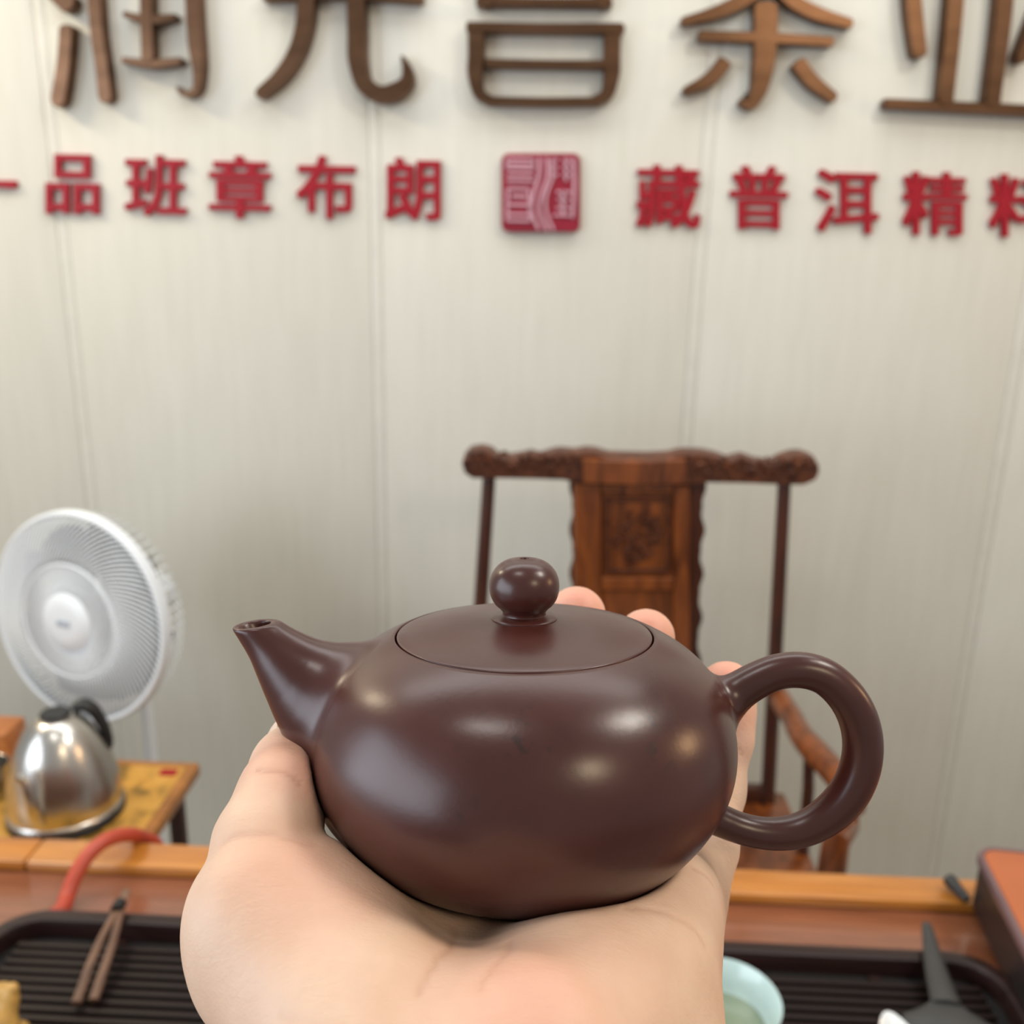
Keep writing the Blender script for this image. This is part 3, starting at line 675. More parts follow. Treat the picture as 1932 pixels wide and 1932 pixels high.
def wire(r0, d0, r1, d1, sweep, rad):
    P = [fp(r0 + (r1 - r0) * t, sweep * t, d0 + (d1 - d0) * t ** 1.6) for t in np.linspace(0, 1, 7)]
    return P
def wires(name, count, r0, d0, r1, d1, sweep, rad):
    P = wire(r0, d0, r1, d1, sweep, rad)
    base = None
    for k in range(count):
        a = 2 * math.pi * k / count
        if base is None:
            base = obj(name, *(lambda gg: (gg.v, gg.f))(G().tube(P, rad, 5)), 'fan_white', fan, sharp=None)
        else:
            o = base.copy(); COL.objects.link(o)
            Rm = Matrix.Rotation(a, 4, Vector(nf)); cc = Vector(fc - ORG[fan.name])
            o.matrix_basis = Matrix.Translation(cc) @ Rm @ Matrix.Translation(-cc)
wires('grille_wire', 84, FR * 0.27, 0.022, FR * 0.53, 0.0185, 0.55, 0.0015)
wires('grille_wire', 100, FR * 0.53, 0.0185, FR * 0.965, 0.001, -0.42, 0.0017)
g = G()
for k in range(64):
    a = 2 * math.pi * k / 64
    g.tube([fp(FR * 0.95, a, -0.016), fp(FR * 0.93, a + .03, -0.055), fp(FR * 0.72, a + .1, -0.082), fp(FR * 0.3, a + .2, -0.092)], 0.0014, 5)
o = g.make('rear_grille', 'fan_white', fan); o['kind'] = 'stuff'
g = G()
for k in range(7):
    a0 = 2 * math.pi * k / 7; V = []; Fc = []
    for i, r in enumerate(np.linspace(FR * 0.2, FR * 0.86, 7)):
        wd = 0.50 + 0.20 * math.sin(i / 6 * math.pi)
        for j, s in enumerate(np.linspace(-1, 1, 6)): V.append(fp(r, a0 + wd * s + 0.05 * i, -0.032 - 0.016 * s))
    for i in range(6):
        for j in range(5): q = i * 6 + j; Fc.append((q, q + 1, q + 7, q + 6))
    g2 = G().add(V + [tuple(np.array(p) - nf * 0.0016) for p in V], Fc + [tuple(x + 42 for x in f[::-1]) for f in Fc]); g2.make('blade', 'fan_grey', fan)
G().lathe([(0, -0.20), (0.026, -0.198), (0.036, -0.185), (0.045, -0.14), (0.05, -0.10), (0.05, -0.088), (0.03, -0.05), (0.03, -0.02), (0, -0.02)][::-1], fc, nf, 32).make('motor_housing', 'fan_white', fan)
pj = fc - nf * 0.13
G().tube([pj + np.array([0, 0, -0.035]), (pj + np.array([0, 0, -0.30])), np.array([pj[0], pj[1], 0.02])], [0.011, 0.011, 0.012], 14).make('pole', 'fan_white', fan)
G().lathe([(0, 0), (0.15, 0), (0.155, 0.006), (0.14, 0.018), (0.03, 0.03), (0.016, 0.05), (0, 0.05)], np.array([pj[0], pj[1], 0]), n=40).make('base', 'fan_white', fan)

# ------------------------------------------------------------------ signed-distance toolkit (for the teapot's joints and the hand)
def smin(a, b, k):
    h = np.maximum(k - np.abs(a - b), 0) / k; return np.minimum(a, b) - h * h * k * 0.25
def smax(a, b, k): return -smin(-a, -b, k)
class Field:
    def __init__(s, lo, hi, vox, big=0.03):
        s.lo = np.array(lo, float); s.vox = vox; s.n = np.ceil((np.array(hi) - s.lo) / vox).astype(int) + 1
        s.F = np.full(s.n, big, np.float32)
    def window(s, lo, hi):
        a = np.clip(np.floor((np.array(lo) - s.lo) / s.vox).astype(int), 0, s.n); b = np.clip(np.ceil((np.array(hi) - s.lo) / s.vox).astype(int) + 1, 0, s.n)
        sl = tuple(slice(i, j) for i, j in zip(a, b))
        X = [((np.arange(i, j) * s.vox) + l).astype(np.float32) for i, j, l in zip(a, b, s.lo)]
        return sl, np.meshgrid(*X, indexing='ij')
    def grid(s): return s.window(s.lo, s.lo + s.n * s.vox)[1]
    def capsule(s, A, ra, B, rb, k):
        A = np.array(A); B = np.array(B); pad = max(ra, rb) + k + 3 * s.vox
        sl, (X, Y, Z) = s.window(np.minimum(A, B) - pad, np.maximum(A, B) + pad)
        if X.size == 0: return
        d = B - A; L2 = d @ d
        t = np.clip(((X - A[0]) * d[0] + (Y - A[1]) * d[1] + (Z - A[2]) * d[2]) / L2, 0, 1)
        D = np.sqrt((X - A[0] - t * d[0]) ** 2 + (Y - A[1] - t * d[1]) ** 2 + (Z - A[2] - t * d[2]) ** 2) - (ra + (rb - ra) * t)
        s.F[sl] = smin(s.F[sl], D.astype(np.float32), k)
    def chain(s, pts, k):
        for (a, ra), (b, rb) in zip(pts[:-1], pts[1:]): s.capsule(a, ra, b, rb, k)
def nets(F, lo, vox):
    n = np.array(F.shape) - 1
    c = [F[i:i + n[0], j:j + n[1], k:k + n[2]] for i in (0, 1) for j in (0, 1) for k in (0, 1)]
    neg = sum((q < 0).astype(np.int8) for q in c); act = (neg > 0) & (neg < 8)
    idx = np.argwhere(act); cv = np.stack([q[act] for q in c], 1)
    off = np.array([(i, j, k) for i in (0, 1) for j in (0, 1) for k in (0, 1)], float)
    acc = np.zeros((len(idx), 3)); cnt = np.zeros(len(idx))
    for a in range(8):
        for b in range(a + 1, 8):
            if np.abs(off[a] - off[b]).sum() != 1: continue
            va, vb = cv[:, a], cv[:, b]; m = (va < 0) != (vb < 0)
            t = np.where(m, va / np.where(m, va - vb, 1), 0)
            acc[m] += (off[a] + t[:, None] * (off[b] - off[a]))[m]; cnt[m] += 1
    V = (idx + acc / cnt[:, None]) * vox + lo
    vid = np.full(n, -1, np.int64); vid[act] = np.arange(len(idx))
    faces = []
    for ax in range(3):
        sl0 = [slice(1, n[q]) for q in range(3)]; sl1 = [slice(1, n[q]) for q in range(3)]
        sl0[ax] = slice(0, n[ax]); sl1[ax] = slice(1, n[ax] + 1)
        A = F[tuple(sl0)] < 0; Bq = F[tuple(sl1)] < 0
        e = np.argwhere(A != Bq); s = A[A != Bq]
        o = np.ones(3, int); o[ax] = 0; e = e + o
        b, cc = [q for q in range(3) if q != ax]
        db = np.zeros(3, int); db[b] = 1; dc = np.zeros(3, int); dc[cc] = 1
        q = np.stack([vid[tuple((e - db - dc).T)], vid[tuple((e - dc).T)], vid[tuple(e.T)], vid[tuple((e - db).T)]], 1)
        flip = s if ax != 1 else ~s
        q[~flip] = q[~flip][:, ::-1]; faces.append(q)
    return V, np.concatenate(faces)
def trilin(F, lo, vox, P):
    q = (P - lo) / vox; i = np.clip(np.floor(q).astype(int), 0, np.array(F.shape) - 2); t = q - i; r = 0
    for a in (0, 1):
        for b in (0, 1):
            for c_ in (0, 1):
                wt = (t[:, 0] if a else 1 - t[:, 0]) * (t[:, 1] if b else 1 - t[:, 1]) * (t[:, 2] if c_ else 1 - t[:, 2])
                r = r + wt * F[i[:, 0] + a, i[:, 1] + b, i[:, 2] + c_]
    return r
def gradient(F, lo, vox, P, e):
    g = np.stack([trilin(F, lo, vox, P + e * np.eye(3)[k]) - trilin(F, lo, vox, P - e * np.eye(3)[k]) for k in range(3)], 1)
    return g / (np.linalg.norm(g, axis=1)[:, None] + 1e-12)

# amber toad figurine at the tray's left edge
pc_ = on_z(-26, 1950, SLZ + 0.020); pc_[2] = SLZ
pf_ = Field(pc_ + [-0.05, -0.045, -0.002], pc_ + [0.05, 0.06, 0.075], 0.0011)
for (x, y, z), r, k in (((0, 0, 0.020), 0.024, .004), ((0.012, -0.006, 0.013), 0.015, .006), ((-0.014, -0.006, 0.013), 0.015, .006), ((0.004, 0.016, 0.036), 0.0145, .006), ((0.013, 0.020, 0.045), 0.0052, .002), ((-0.005, 0.020, 0.045), 0.0052, .002),
                        ((0.017, 0.014, 0.008), 0.009, .003), ((-0.010, 0.016, 0.008), 0.009, .003), ((0.020, -0.012, 0.010), 0.011, .004), ((0.015, 0.0, 0.032), 0.0045, .002), ((0.0, -0.012, 0.040), 0.005, .003), ((0.019, 0.004, 0.024), 0.004, .002), ((0.008, -0.004, 0.042), 0.0045, .002)):
    c_ = pc_ + np.array([x, y, z]); pf_.capsule(c_, r, c_ + [0, 0, 0.0004], r, k)
ZZ = pf_.grid()[2]; Fp = smax(pf_.F, (SLZ + 0.0003) - ZZ, 0.001)
V_, Q_ = nets(Fp, pf_.lo, pf_.vox)
fnn = np.cross(V_[Q_[:, 2]] - V_[Q_[:, 0]], V_[Q_[:, 3]] - V_[Q_[:, 1]])
if (fnn * gradient(Fp, pf_.lo, pf_.vox, V_[Q_].mean(1), pf_.vox)).sum() < 0: Q_ = Q_[:, ::-1]
tag(obj('toad_figurine', V_, Q_, 'resin', sharp=None), 'lumpy amber yellow toad figurine at the left edge of the tray', 'figurine')

# ------------------------------------------------------------------ teapot (own frame: x right, a towards the holder, h up; origin at the lid seam's centre)
TILT = math.radians(8.3); PZ = 0.20
O_ = PX(989, 1195, PZ)
EX = np.array([1.0, 0, 0]); EU = np.array([0, -math.cos(TILT), -math.sin(TILT)]); EF = np.array([0, math.sin(TILT), -math.cos(TILT)])
def P2C(q): q = np.asarray(q, float); return O_ + q[..., 0:1] * EX + q[..., 1:2] * EF + q[..., 2:3] * EU
def P2W(q): return c2w(P2C(q))
def C2P(c): d = np.asarray(c, float) - O_; return np.stack([d @ EX, d @ EF, d @ EU], -1)
def D2W(d): return d[0] * R_ - d[1] * U_ + d[2] * F_
WU = D2W(EU); WX = D2W(EX)
ctrl = np.array([(27.35, 0.02), (28.95, -0.67), (31, -1.66), (33.03, -2.8), (35, -4.1), (36.87, -5.58), (38.58, -7.24), (40.08, -9.09), (41.35, -11.09), (42.44, -13.2), (43.33, -15.41), (44.01, -17.7), (44.47, -20.04), (44.71, -22.42), (44.72, -24.81), (44.48, -27.18), (43.98, -29.52), (43.24, -31.79), (42.28, -33.97), (41.14, -36.05), (39.86, -38.02), (38.46, -39.87), (36.98, -41.6), (35.35, -43.19), (33.57, -44.6), (31.7, -45.84), (29.79, -46.92), (27.88, -47.89), (26.02, -48.77), (24.24, -49.6), (22.54, -50.42), (20.9, -51.21), (19.29, -51.96), (17.69, -52.67), (16.1, -53.32), (14.5, -53.91), (12.89, -54.41), (11.27, -54.81), (11, -55.2), (10.4, -55.6), (0, -55.6)]) / 1000
def smooth_prof(P, n, it=2):
    d = np.concatenate([[0], np.cumsum(np.linalg.norm(np.diff(P, axis=0), axis=1))]); q = hermite(np.linspace(0, d[-1], n), d, P)
    for _ in range(it): q[1:-1] = 0.25 * q[:-2] + 0.5 * q[1:-1] + 0.25 * q[2:]
    q[:, 0] = np.maximum(q[:, 0], 0); return q
bprof = smooth_prof(ctrl, 110, 6)
pot = thing('teapot', 'glossy dark brown clay teapot held up on the open hand', 'teapot', tuple(P2W([0, 0, -0.0556])))
pO = P2W([0, 0, 0])
lipp = [(0.0271, -0.006), (0.0271, -0.0003), (0.02717, -0.00005)]
G().lathe(lipp + [tuple(q) for q in bprof], pO, WU, 160, ex=WX).make('body', 'clay', pot, sharp=60)
# lid with a fine open seam, collar and knob
lid = [(0.0, 0.0037), (0.005, 0.0035), (0.011, 0.00285), (0.0165, 0.0022), (0.021, 0.0015), (0.0250, 0.0006), (0.02645, 0.0002), (0.02668, 0.00008), (0.02678, -0.0001), (0.02678, -0.0004)]
lidp = np.concatenate([smooth_prof(np.array(lid[:6]), 24, 1), np.array(lid[6:])]); lidp[0, 0] = 0
lidp = [tuple(q) for q in lidp] + [(0.02678, -0.004), (0.0, -0.004)]
bprof_in = None
lo_ = G().lathe(lidp, pO, WU, 128, ex=WX).make('lid', 'clay', pot, sharp=35)
sk = 0.2 / FPX
kn = [(0.0069, 0.0026), (0.00695, 0.0035), (0.0066, 0.0038), (0.0052, 0.0039), (0.0046, 0.0042), (0.0045, 0.0047), (0.0050, 0.0054), (0.0061, 0.0064), (0.0070, 0.0080), (0.00735, 0.0098), (0.0072, 0.0117), (0.0065, 0.0134), (0.0053, 0.0148), (0.0037, 0.0157), (0.0021, 0.01605), (0.0010, 0.0161), (0.00085, 0.0158), (0.0008, 0.0140), (0, 0.0140)]
kp = np.array(kn); kp2 = smooth_prof(kp[5:16], 44, 1)
kprof = [tuple(q) for q in kp[:5]] + [tuple(q) for q in kp2] + [tuple(q) for q in kp[16:]]
ob = G().lathe(kprof, pO, WU, 72, ex=WX).make('knob', 'clay', lo_, sharp=50)
ORG[ob.name] = ORG[lo_.name]
G().lathe([(0, 0.01405), (0.0008, 0.01405), (0.0008, 0.0139), (0, 0.0139)], pO, WU, 20).make('vent_hole', 'clay_hole', lo_)
# body distance table
full = np.concatenate([np.array([(0, 0.0037), (0.011, 0.0029), (0.0165, 0.0022), (0.021, 0.0015), (0.025, 0.0006)]), bprof])
dr = 0.0002; rr_ = np.arange(0, 0.08, dr); hh_ = np.arange(-0.085, 0.045, dr)
GR, GH = np.meshgrid(rr_, hh_, indexing='ij'); best = np.full(GR.shape, 9.0); 
A = full[:-1]; Bs = full[1:]
for a, b in zip(A, Bs):
    d = b - a; t = np.clip(((GR - a[0]) * d[0] + (GH - a[1]) * d[1]) / (d @ d + 1e-18), 0, 1)
    best = np.minimum(best, np.hypot(GR - a[0] - t * d[0], GH - a[1] - t * d[1]))
rout = np.zeros(len(hh_))     # inside test: even-odd along r
ins = np.zeros(GR.shape, bool)
for a, b in zip(A, Bs):
    if a[1] == b[1]: continue
    m = (hh_ < max(a[1], b[1])) & (hh_ >= min(a[1], b[1])); rx = a[0] + (hh_ - a[1]) / (b[1] - a[1]) * (b[0] - a[0])
    ins ^= (m[None, :] & (rr_[:, None] < rx[None, :]))
BT2 = np.where(ins, -best, best).astype(np.float32)
def body_sdf(X, Y, Z):
    r = np.sqrt(X * X + Y * Y) / dr; h = (Z - hh_[0]) / dr
    i = np.clip(r.astype(int), 0, len(rr_) - 2); j = np.clip(h.astype(int), 0, len(hh_) - 2); a = np.clip(r - i, 0, 1); b = np.clip(h - j, 0, 1)
    return (1 - a) * (1 - b) * BT2[i, j] + a * (1 - b) * BT2[i + 1, j] + (1 - a) * b * BT2[i, j + 1] + a * b * BT2[i + 1, j + 1]
def path_sdf(X, Y, Z, path, rad, flat=1.0, n=70):
    """path in the pot's own (x, h) plane, radius along it; flat squeezes towards / away from the holder"""
    q = np.concatenate([np.asarray(path, float), np.asarray(rad, float)[:, None]], 1); q = spline(q, n)
    best = np.full(X.shape, 9.0, np.float32)
    for a, b in zip(q[:-1], q[1:]):
        d = b - a; L2 = d[0] ** 2 + d[1] ** 2
        t = np.clip(((X - a[0]) * d[0] + (Z - a[1]) * d[1]) / L2, 0, 1)
        D = np.sqrt((X - a[0] - t * d[0]) ** 2 + (Z - a[1] - t * d[1]) ** 2 + (Y / flat) ** 2) - (a[2] + t * d[2])
        best = np.minimum(best, D)
    return best
def px2pot(pts, rad=None):
    """photo pixels -> (x, h) on the pot's own symmetry plane; radii scale with the depth found there"""
    out = []; rr2 = []
    for i, p in enumerate(pts):
        d = PX(p[0], p[1], 1.0); t = (O_ @ EF) / (d @ EF); c_ = C2P(d * t); out.append((c_[0], c_[2]))
        if rad is not None: rr2.append(rad[i] * t / FPX)
    return (np.array(out), np.array(rr2)) if rad is not None else np.array(out)
def patch(name, Fld, mat_parent, pathf, k, cut=None, inner=None, eps=0.00003):
    X, Y, Z = Fld.grid(); Bd = body_sdf(X, Y, Z); D = pathf(X, Y, Z)
    if cut is not None: D = smax(D, cut(X, Y, Z), 0.0006)
    Fv = smin(Bd, D, k)
    if inner is not None: Fv = smax(Fv, -inner(X, Y, Z), 0.0004)
    Fv = Fv + 0.000025
    V, Q = nets(Fv, Fld.lo, Fld.vox)
    for _ in range(2):
        gq = gradient(Fv, Fld.lo, Fld.vox, V, Fld.vox * 0.8); V = V - gq * (trilin(Fv, Fld.lo, Fld.vox, V) * 0.8)[:, None]
    bd = body_sdf(V[:, 0], V[:, 1], V[:, 2])
    dd = trilin(D, Fld.lo, Fld.vox, V)
    good = (bd > -0.00005) & (np.hypot(V[:, 0], V[:, 1]) > 0.0282)
    if inner is not None: good |= (trilin((-inner(X, Y, Z)).astype(np.float32), Fld.lo, Fld.vox, V) > -0.0008) & (V[:, 0] < -0.048)
    hi = Fld.lo + (np.array(Fv.shape) - 1) * Fld.vox
    good &= ((V > Fld.lo + 1.5 * Fld.vox) & (V < hi - 1.5 * Fld.vox)).all(1)
    keep = good[Q].all(1); Q = Q[keep]; used = np.unique(Q); mp = np.full(len(V), -1); mp[used] = np.arange(len(used))
    V = V[used]; Q = mp[Q]
    N = gradient(Fv, Fld.lo, Fld.vox, V, Fld.vox * 1.2)
    W_ = P2W(V); NW = np.stack([D2W(d) for d in (N[:, 0:1] * EX + N[:, 1:2] * EF + N[:, 2:3] * EU)])
    f0 = W_[Q[:, 1]] - W_[Q[:, 0]]; f1 = W_[Q[:, 2]] - W_[Q[:, 0]]
    if (np.cross(f0, f1) * NW[Q[:, 0]]).sum() < 0: Q = Q[:, ::-1]
    o = obj(name, W_, Q, 'clay', mat_parent, sharp=None)
    o.data.normals_split_custom_set_from_vertices(NW.tolist())
    return o
up_ = spline(np.array([(470, 1108), (500, 1146), (531, 1173), (565, 1192), (606, 1207), (648, 1212), (680, 1214), (708, 1230), (730, 1262)], float), 260)
lw_ = spline(np.array([(399, 1118), (420, 1152), (438, 1184), (453, 1208), (472, 1240), (488, 1277), (507, 1322), (523.5, 1359.5), (544, 1401), (565, 1436), (584, 1472), (604, 1520)], float), 90)
Tn = np.gradient(lw_, axis=0); Tn /= np.linalg.norm(Tn, axis=1)[:, None]; Nn = np.stack([Tn[:, 1], -Tn[:, 0]], 1)
spath, srad = [], []
for p_, n_ in zip(lw_, Nn):       # discs that touch both outlines of the spout
    a_, b_ = 5.0, 400.0
    for _ in range(40):
        m_ = (a_ + b_) / 2; dd = np.linalg.norm(up_ - (p_ + n_ * m_), axis=1).min()
        if dd < m_: b_ = m_
        else: a_ = m_
    if a_ < 300: spath.append(p_ + n_ * a_); srad.append(a_)
sp2, srad = px2pot(spath, srad)
sflat = np.interp(srad, [0.0040, 0.010, 0.018], [1.06, 0.92, 0.80])
def ball_sdf(X, Y, Z, path, rad, flat):
    best = np.full(X.shape, 9.0, np.float32); Y2 = Y * Y
    for (a, b), r, fl in zip(path, rad, flat): best = np.minimum(best, np.sqrt((X - a) ** 2 + (Z - b) ** 2 + Y2 / (fl * fl)) - r)
    return best
tipc = px2pot([(479, 1177)])[0]; tn = np.array([-0.10, 0.995])
fs = Field((-0.066, -0.028, -0.050), (-0.012, 0.028, 0.012), 0.0005)
patch('spout', fs, pot, lambda X, Y, Z: ball_sdf(X, Y, Z, sp2, srad, sflat), 0.005,
      cut=lambda X, Y, Z: (X - tipc[0]) * tn[0] + (Z - tipc[1]) * tn[1],
      inner=lambda X, Y, Z: ball_sdf(X, Y, Z, sp2[:34], (srad[:34] - 0.0006) * np.linspace(1, 0.55, 34), sflat[:34]))
hpath = [(1330, 1345), (1371, 1322), (1395, 1303), (1425, 1285), (1466, 1268), (1510, 1264), (1552, 1275), (1590, 1306), (1617, 1350), (1628, 1402), (1621, 1455), (1598, 1502), (1561, 1539), (1514, 1565), (1468, 1573), (1427, 1570), (1389, 1560), (1362, 1549), (1325, 1533)]
hrad = [40, 40, 37, 35, 34, 34.5, 35, 36, 37, 37.5, 38, 38, 36, 33, 31, 30, 30, 31, 32]
hp2, hrad = px2pot(hpath, hrad)
fh = Field((0.030, -0.012, -0.052), (0.084, 0.012, 0.006), 0.0005)
patch('handle', fh, pot, lambda X, Y, Z: path_sdf(X, Y, Z, hp2, hrad, 0.95, 90), 0.004)
# stain marks on the belly
bo = [o for o in pot.children if o.name.startswith('body')][0]
me = bo.data; co = np.empty(len(me.vertices) * 3); me.vertices.foreach_get('co', co); co = co.reshape(-1, 3) + ORG[bo.name]
at = me.attributes.new('stain', 'FLOAT', 'POINT'); stv = np.zeros(len(co))
for px, py, rad, s_ in ((1214, 1352, 0.0035, 1.0), (1250, 1420, 0.003, .7), (905, 1392, 0.004, .6), (985, 1390, 0.005, .7), (860, 1550, 0.004, .5)):
    d = ray(px, py); d = d / np.linalg.norm(d); rel = co - CAM; tt_ = rel @ d; dist = np.linalg.norm(rel - tt_[:, None] * d, axis=1)
    near = tt_ < np.linalg.norm(O_) + 0.004
    stv = np.maximum(stv, np.where(near, s_ * np.exp(-(dist / rad) ** 2), 0))
at.data.foreach_set('value', stv.astype(np.float32))

# ------------------------------------------------------------------ hand (camera-frame skeleton)
HT = math.radians(4.7)
HO = PX(989, 1209, PZ) - 0.0547 * np.array([0, -math.cos(HT), -math.sin(HT)])
def LC(x, a, h): return HO + np.array([x, -h * math.cos(HT) + a * math.sin(HT), -h * math.sin(HT) - a * math.cos(HT)])
VOX = 0.0010
hf = Field((-0.085, 0.000, -0.100), (0.075, 0.205, 0.285), VOX)
# palm: metacarpals and pads
for xw, xm_, r in ((-0.024, -0.018, 0.0115), (-0.014, 0.004, 0.0115), (-0.004, 0.024, 0.0115), (0.005, 0.038, 0.0110)):
    hf.chain([(LC(xw, 0.085, -0.026), 0.0145), (LC((xw + xm_) / 2, 0.030, -0.0165), 0.0125), (LC(xm_, -0.022, -0.0085), r)], 0.012)
wr = LC(-0.012, 0.088, -0.027)
hf.chain([(LC(-0.022, 0.085, -0.022), 0.017), (LC(0.004, 0.085, -0.024), 0.017)], 0.014)
hf.chain([(LC(-0.016, 0.082, -0.018), 0.0165), (LC(-0.0265, 0.045, -0.003), 0.0174), (LC(-0.0432, 0.0265, 0.0028), 0.0195)], 0.004)
hf.chain([(LC(-0.004, 0.080, -0.0180), 0.0170), (LC(-0.008, 0.052, -0.0100), 0.0130), (LC(-0.003, 0.030, -0.0092), 0.0122)], 0.012)
hf.chain([(LC(0.004, 0.055, -0.0110), 0.0130), (LC(0.008, 0.030, -0.0095), 0.0122), (LC(0.010, 0.0, -0.0125), 0.0115)], 0.010)
hf.chain([(LC(-0.036, 0.027, 0.0005), 0.0150), (LC(-0.030, 0.019, 0.0005), 0.0135), (LC(-0.020, 0.012, -0.009), 0.0130), (LC(0.0, -0.01, -0.014), 0.0115)], 0.007)
hf.chain([(PX(492, 1712, .1745), 0.0120), (LC(-0.042, 0.026, 0.001), 0.0130)], 0.008)
hf.chain([(LC(-0.014, 0.045, -0.0110), 0.0130), (LC(-0.014, 0.022, -0.0100), 0.0122), (LC(-0.012, 0.0, -0.0130), 0.0115)], 0.010)
for sx in (-1, 1): hf.chain([(LC(-0.009 + sx * 0.013, 0.085, -0.023), 0.0172), (LC(-0.022 + sx * 0.013, 0.150, -0.042), 0.0215), (LC(-0.050 + sx * 0.013, 0.285, -0.088), 0.0300)], 0.014)
hypo = [(1010, 1985, .152, .0150), (1108, 1885, .170, .0142), (1186, 1798, .184, .0132), (1224, 1725, .197, .0112), (1272, 1652, .212, .0086)]
hf.chain([(PX(a, b, z), r) for a, b, z, r in hypo], 0.010)
# fingers kept apart from each other
def same():
    t = Field(hf.lo, hf.lo, VOX); t.n = hf.n; t.F = np.full(hf.n, 0.03, np.float32); return t
ff = same()
def finger(pts):
    t = same(); t.chain(pts, 0.003); ff.F = smin(ff.F, t.F, 0.001).astype(np.float32); del t
fingers = {
 'index': [(LC(-0.018, -0.022, -0.0085), 0.0105), (LC(-0.017, -0.051, 0.009), 0.0092), (LC(-0.014, -0.060, 0.032), 0.0082), (PX(905, 1222, .256), 0.0074)],
 'middle': [(LC(0.004, -0.022, -0.0085), 0.0105), (LC(0.008, -0.053, 0.010), 0.0095), (LC(0.013, -0.063, 0.035), 0.0084), (PX(1088, 1161, .258), 0.0079)],
 'ring': [(LC(0.024, -0.022, -0.0075), 0.0102), (LC(0.028, -0.051, 0.010), 0.0092), (LC(0.033, -0.060, 0.032), 0.0082), (PX(1219, 1203, .254), 0.0077)],
 'little': [(LC(0.037, -0.016, -0.003), 0.0095), (PX(1330, 1592, .224), 0.0074), (PX(1352, 1490, .234), 0.0066), (PX(1370, 1392, .240), 0.0064), (PX(1371, 1340, .242), 0.0068), (PX(1371, 1300, .243), 0.0071)],
}
for pts in fingers.values(): finger(pts)
Fh = smin(hf.F, ff.F, 0.006); del ff
th = same()
thumb = [(PX(494, 1690, .176), 0.0108), (PX(504, 1592, .183), 0.0096), (PX(537, 1498, .192), 0.0086), (PX(556, 1454, .203), 0.0088), (PX(565, 1432, .211), 0.0083)]
th.chain(thumb, 0.004)
Fh = smin(Fh, th.F, 0.0013).astype(np.float32); del th
# the pot presses into the palm
X, Y, Z = hf.grid(); d0, d1, d2 = X - O_[0], Y - O_[1], Z - O_[2]
lx = d0; la = d1 * EF[1] + d2 * EF[2]; lh = d1 * EU[1] + d2 * EU[2]; del X, Y, Z, d0, d1, d2
Fh = smax(Fh, -(body_sdf(lx, la, lh) - 0.0003), 0.0012).astype(np.float32)
del lx, la, lh
# close the wrist end
hv, hq = nets(np.pad(Fh, 1, constant_values=0.02), hf.lo - VOX, VOX)
nb = [[] for _ in range(0)]
e = np.concatenate([hq[:, [0, 1]], hq[:, [1, 2]], hq[:, [2, 3]], hq[:, [3, 0]]]); e = np.unique(np.sort(e, 1), axis=0)
def lap(V, lam):
    acc = np.zeros_like(V); cnt = np.zeros(len(V))
    for k in range(3): acc[:, k] = np.bincount(e[:, 0], V[e[:, 1], k], len(V)) + np.bincount(e[:, 1], V[e[:, 0], k], len(V))
    cnt = np.bincount(e[:, 0], minlength=len(V)) + np.bincount(e[:, 1], minlength=len(V))
    return V + lam * (acc / np.maximum(cnt, 1)[:, None] - V)
for _ in range(6): hv = lap(lap(hv, 0.5), -0.52)
# keep the largest connected body
lab = np.arange(len(hv))
while True:
    m_ = np.minimum(lab[e[:, 0]], lab[e[:, 1]]); l2 = lab.copy(); np.minimum.at(l2, e[:, 0], m_); np.minimum.at(l2, e[:, 1], m_); l2 = l2[l2]
    if (l2 == lab).all(): break
    lab = l2
big = np.bincount(lab).argmax(); kq = (lab[hq] == big).all(1); hq = hq[kq]; used = np.unique(hq); mp = np.full(len(hv), -1); mp[used] = np.arange(len(used)); hv = hv[used]; hq = mp[hq]
# normals, creases, colour masks
fn = np.cross(hv[hq[:, 2]] - hv[hq[:, 0]], hv[hq[:, 3]] - hv[hq[:, 1]])
cen = hv[hq].mean(1)
if (fn * gradient(Fh, hf.lo, VOX, cen, VOX)).sum() < 0: hq = hq[:, ::-1]; fn = -fn
hn = np.zeros_like(hv)
for k in range(4): np.add.at(hn, hq[:, k], fn)
hn /= np.linalg.norm(hn, axis=1)[:, None] + 1e-12
pxy = np.stack([966 + FPX * hv[:, 0] / hv[:, 2], 966 + FPX * hv[:, 1] / hv[:, 2]], 1)
def pick(px, py):
    m = np.hypot(pxy[:, 0] - px, pxy[:, 1] - py) < 9
    if not m.any(): return None
    ids = np.flatnonzero(m); return hv[ids[hv[ids, 2].argmin()]]
def polydist(pts):
    pts = np.asarray(pts, float); L = np.concatenate([[0], np.cumsum(np.linalg.norm(np.diff(pts, axis=0), axis=1))])
    dense = hermite(np.arange(0, L[-1], 5.0), L, pts) if len(pts) > 2 else pts
    q = [p for p in (pick(*s) for s in dense) if p is not None]
    for _ in range(3): q = [q[0]] + [(q[i - 1] + 2 * q[i] + q[i + 1]) / 4 for i in range(1, len(q) - 1)] + [q[-1]]
    D = np.full(len(hv), 9.0)
    for a, b in zip(q[:-1], q[1:]):
        d = b - a
        if np.linalg.norm(d) > 0.006: continue
        t = np.clip(((hv - a) @ d) / (d @ d + 1e-12), 0, 1); D = np.minimum(D, np.linalg.norm(hv - a - t[:, None] * d, axis=1))
    return D
crease = np.zeros(len(hv)); depth = np.zeros(len(hv))
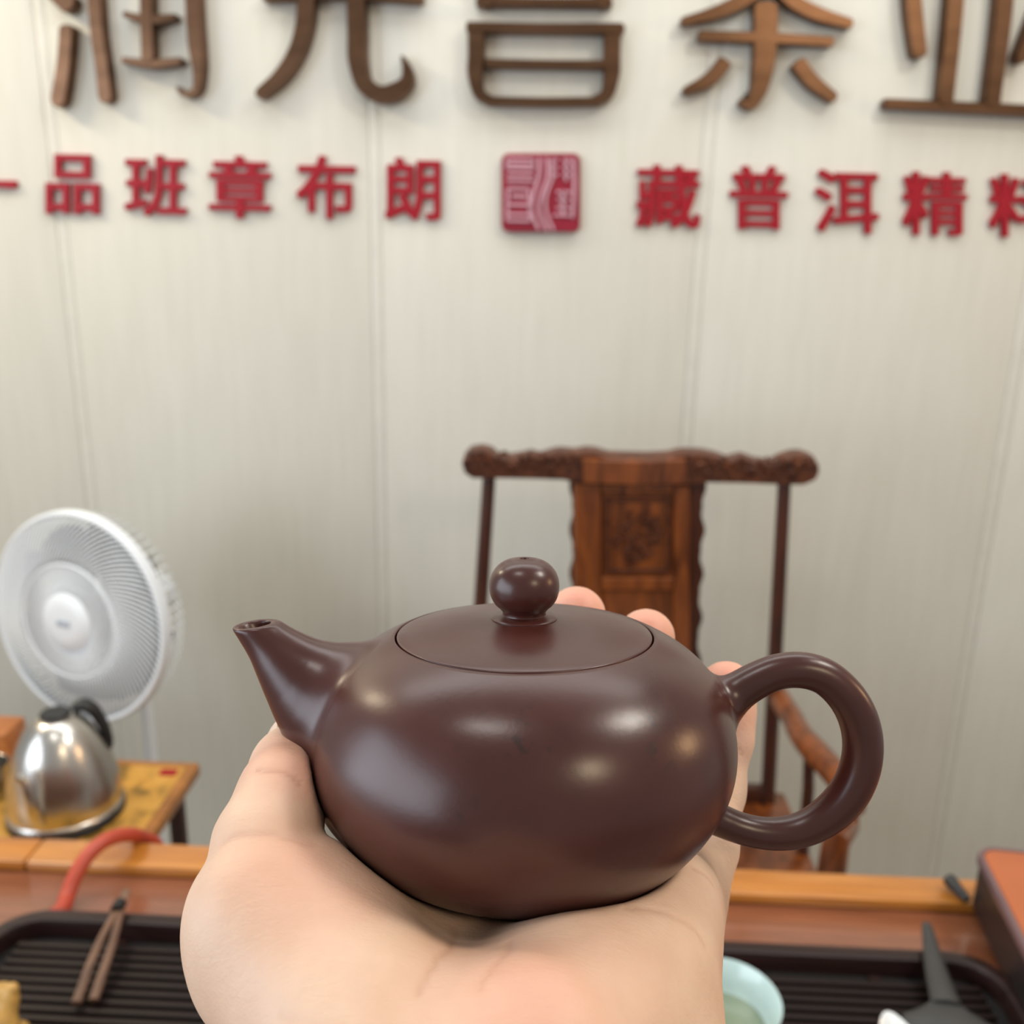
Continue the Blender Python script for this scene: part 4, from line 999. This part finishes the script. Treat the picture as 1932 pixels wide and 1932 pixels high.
for pts, wd, s_ in (([(858, 1742), (860, 1765), (838, 1792), (806, 1840), (792, 1872)], 0.0007, 0.55), ([(958, 1768), (952, 1792), (928, 1818), (900, 1862)], 0.0007, 0.4),
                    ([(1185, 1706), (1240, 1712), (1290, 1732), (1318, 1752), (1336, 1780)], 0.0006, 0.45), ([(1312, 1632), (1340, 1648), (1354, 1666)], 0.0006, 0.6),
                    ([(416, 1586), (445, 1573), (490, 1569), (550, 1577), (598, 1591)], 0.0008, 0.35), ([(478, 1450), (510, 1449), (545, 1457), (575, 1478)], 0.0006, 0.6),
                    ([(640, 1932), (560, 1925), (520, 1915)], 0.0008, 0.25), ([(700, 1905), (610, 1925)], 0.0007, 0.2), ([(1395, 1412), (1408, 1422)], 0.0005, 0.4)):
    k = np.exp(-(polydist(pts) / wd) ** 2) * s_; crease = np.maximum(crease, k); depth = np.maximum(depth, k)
pink = np.zeros(len(hv))
for px, py, rad, s_ in ((995, 1890, .015, .42), (1130, 1840, .016, .16), (570, 1640, .012, .34), (635, 1680, .010, .30), (905, 1800, .012, .18), (525, 1400, .010, .40), (575, 1440, .008, .5),
                        (1095, 1125, .010, .75), (1225, 1172, .010, .75), (1368, 1262, .010, .75), (1404, 1345, .009, .5), (1404, 1400, .006, .3)):
    p = pick(px, py)
    if p is not None: pink = np.maximum(pink, s_ * np.exp(-(np.linalg.norm(hv - p, axis=1) / rad) ** 2))
hv2 = hv - hn * (depth * 0.00035)[:, None]
W_ = c2w(hv2)
hand = obj('hand', W_, hq, 'skin', None, sharp=None, loc=tuple(c2w(wr)))
tag(hand, 'bare left hand held palm up, fingers curled behind the brown teapot', 'hand')
for nm, val in (('crease', crease), ('pink', pink)):
    a_ = hand.data.attributes.new(nm, 'FLOAT', 'POINT'); a_.data.foreach_set('value', val.astype(np.float32))
# nails
def nail(A, B, r, nrm, t0, t1, half=0.95):
    A, B = np.array(A), np.array(B); d = B - A; d /= np.linalg.norm(d); nrm = np.array(nrm, float); nrm -= d * (nrm @ d); nrm /= np.linalg.norm(nrm); b = np.cross(d, nrm)
    top, bot = [], []
    for i, t in enumerate(np.linspace(0, 1, 9)):
        c_ = A + d * (t0 + (t1 - t0) * t); wdt = half * (0.86 + 0.14 * math.sin(math.pi * min(1, t + 0.25)))
        for s_ in np.linspace(-1, 1, 9):
            ph = s_ * wdt; rise = r * (0.99 + 0.035 * t) - (0.0006 if t == 0 else 0)
            top.append(c_ + (rise + 0.0003) * (math.cos(ph) * nrm + math.sin(ph) * b)); bot.append(c_ + (rise - 0.0002) * (math.cos(ph) * nrm + math.sin(ph) * b))
    Fc = [(i * 9 + j, i * 9 + j + 1, i * 9 + j + 10, i * 9 + j + 9) for i in range(8) for j in range(8)]
    rim_ = [j for j in range(9)] + [i * 9 + 8 for i in range(1, 9)] + [72 + j for j in range(7, -1, -1)] + [i * 9 for i in range(7, 0, -1)]
    Fs = Fc + [tuple(x + 81 for x in f[::-1]) for f in Fc] + [(rim_[i], rim_[i] + 81, rim_[(i + 1) % len(rim_)] + 81, rim_[(i + 1) % len(rim_)]) for i in range(len(rim_))]
    obj('nail', c2w(np.array(top + bot)), Fs, 'nail', hand)
nail(thumb[3][0], thumb[4][0], 0.0084, (-0.95, -0.25, 0.10), 0.001, 0.0165, 0.75)
for key in ('index', 'middle', 'ring', 'little'):
    q = fingers[key]; nail(q[-2][0] if key != 'little' else q[-3][0], q[-1][0], q[-1][1], (0, 0.15, 1.0), 0.45 * np.linalg.norm(q[-1][0] - q[-2][0]) if key != 'little' else 0.006, np.linalg.norm(q[-1][0] - (q[-2][0] if key != 'little' else q[-3][0])) + 0.0005, 0.8)
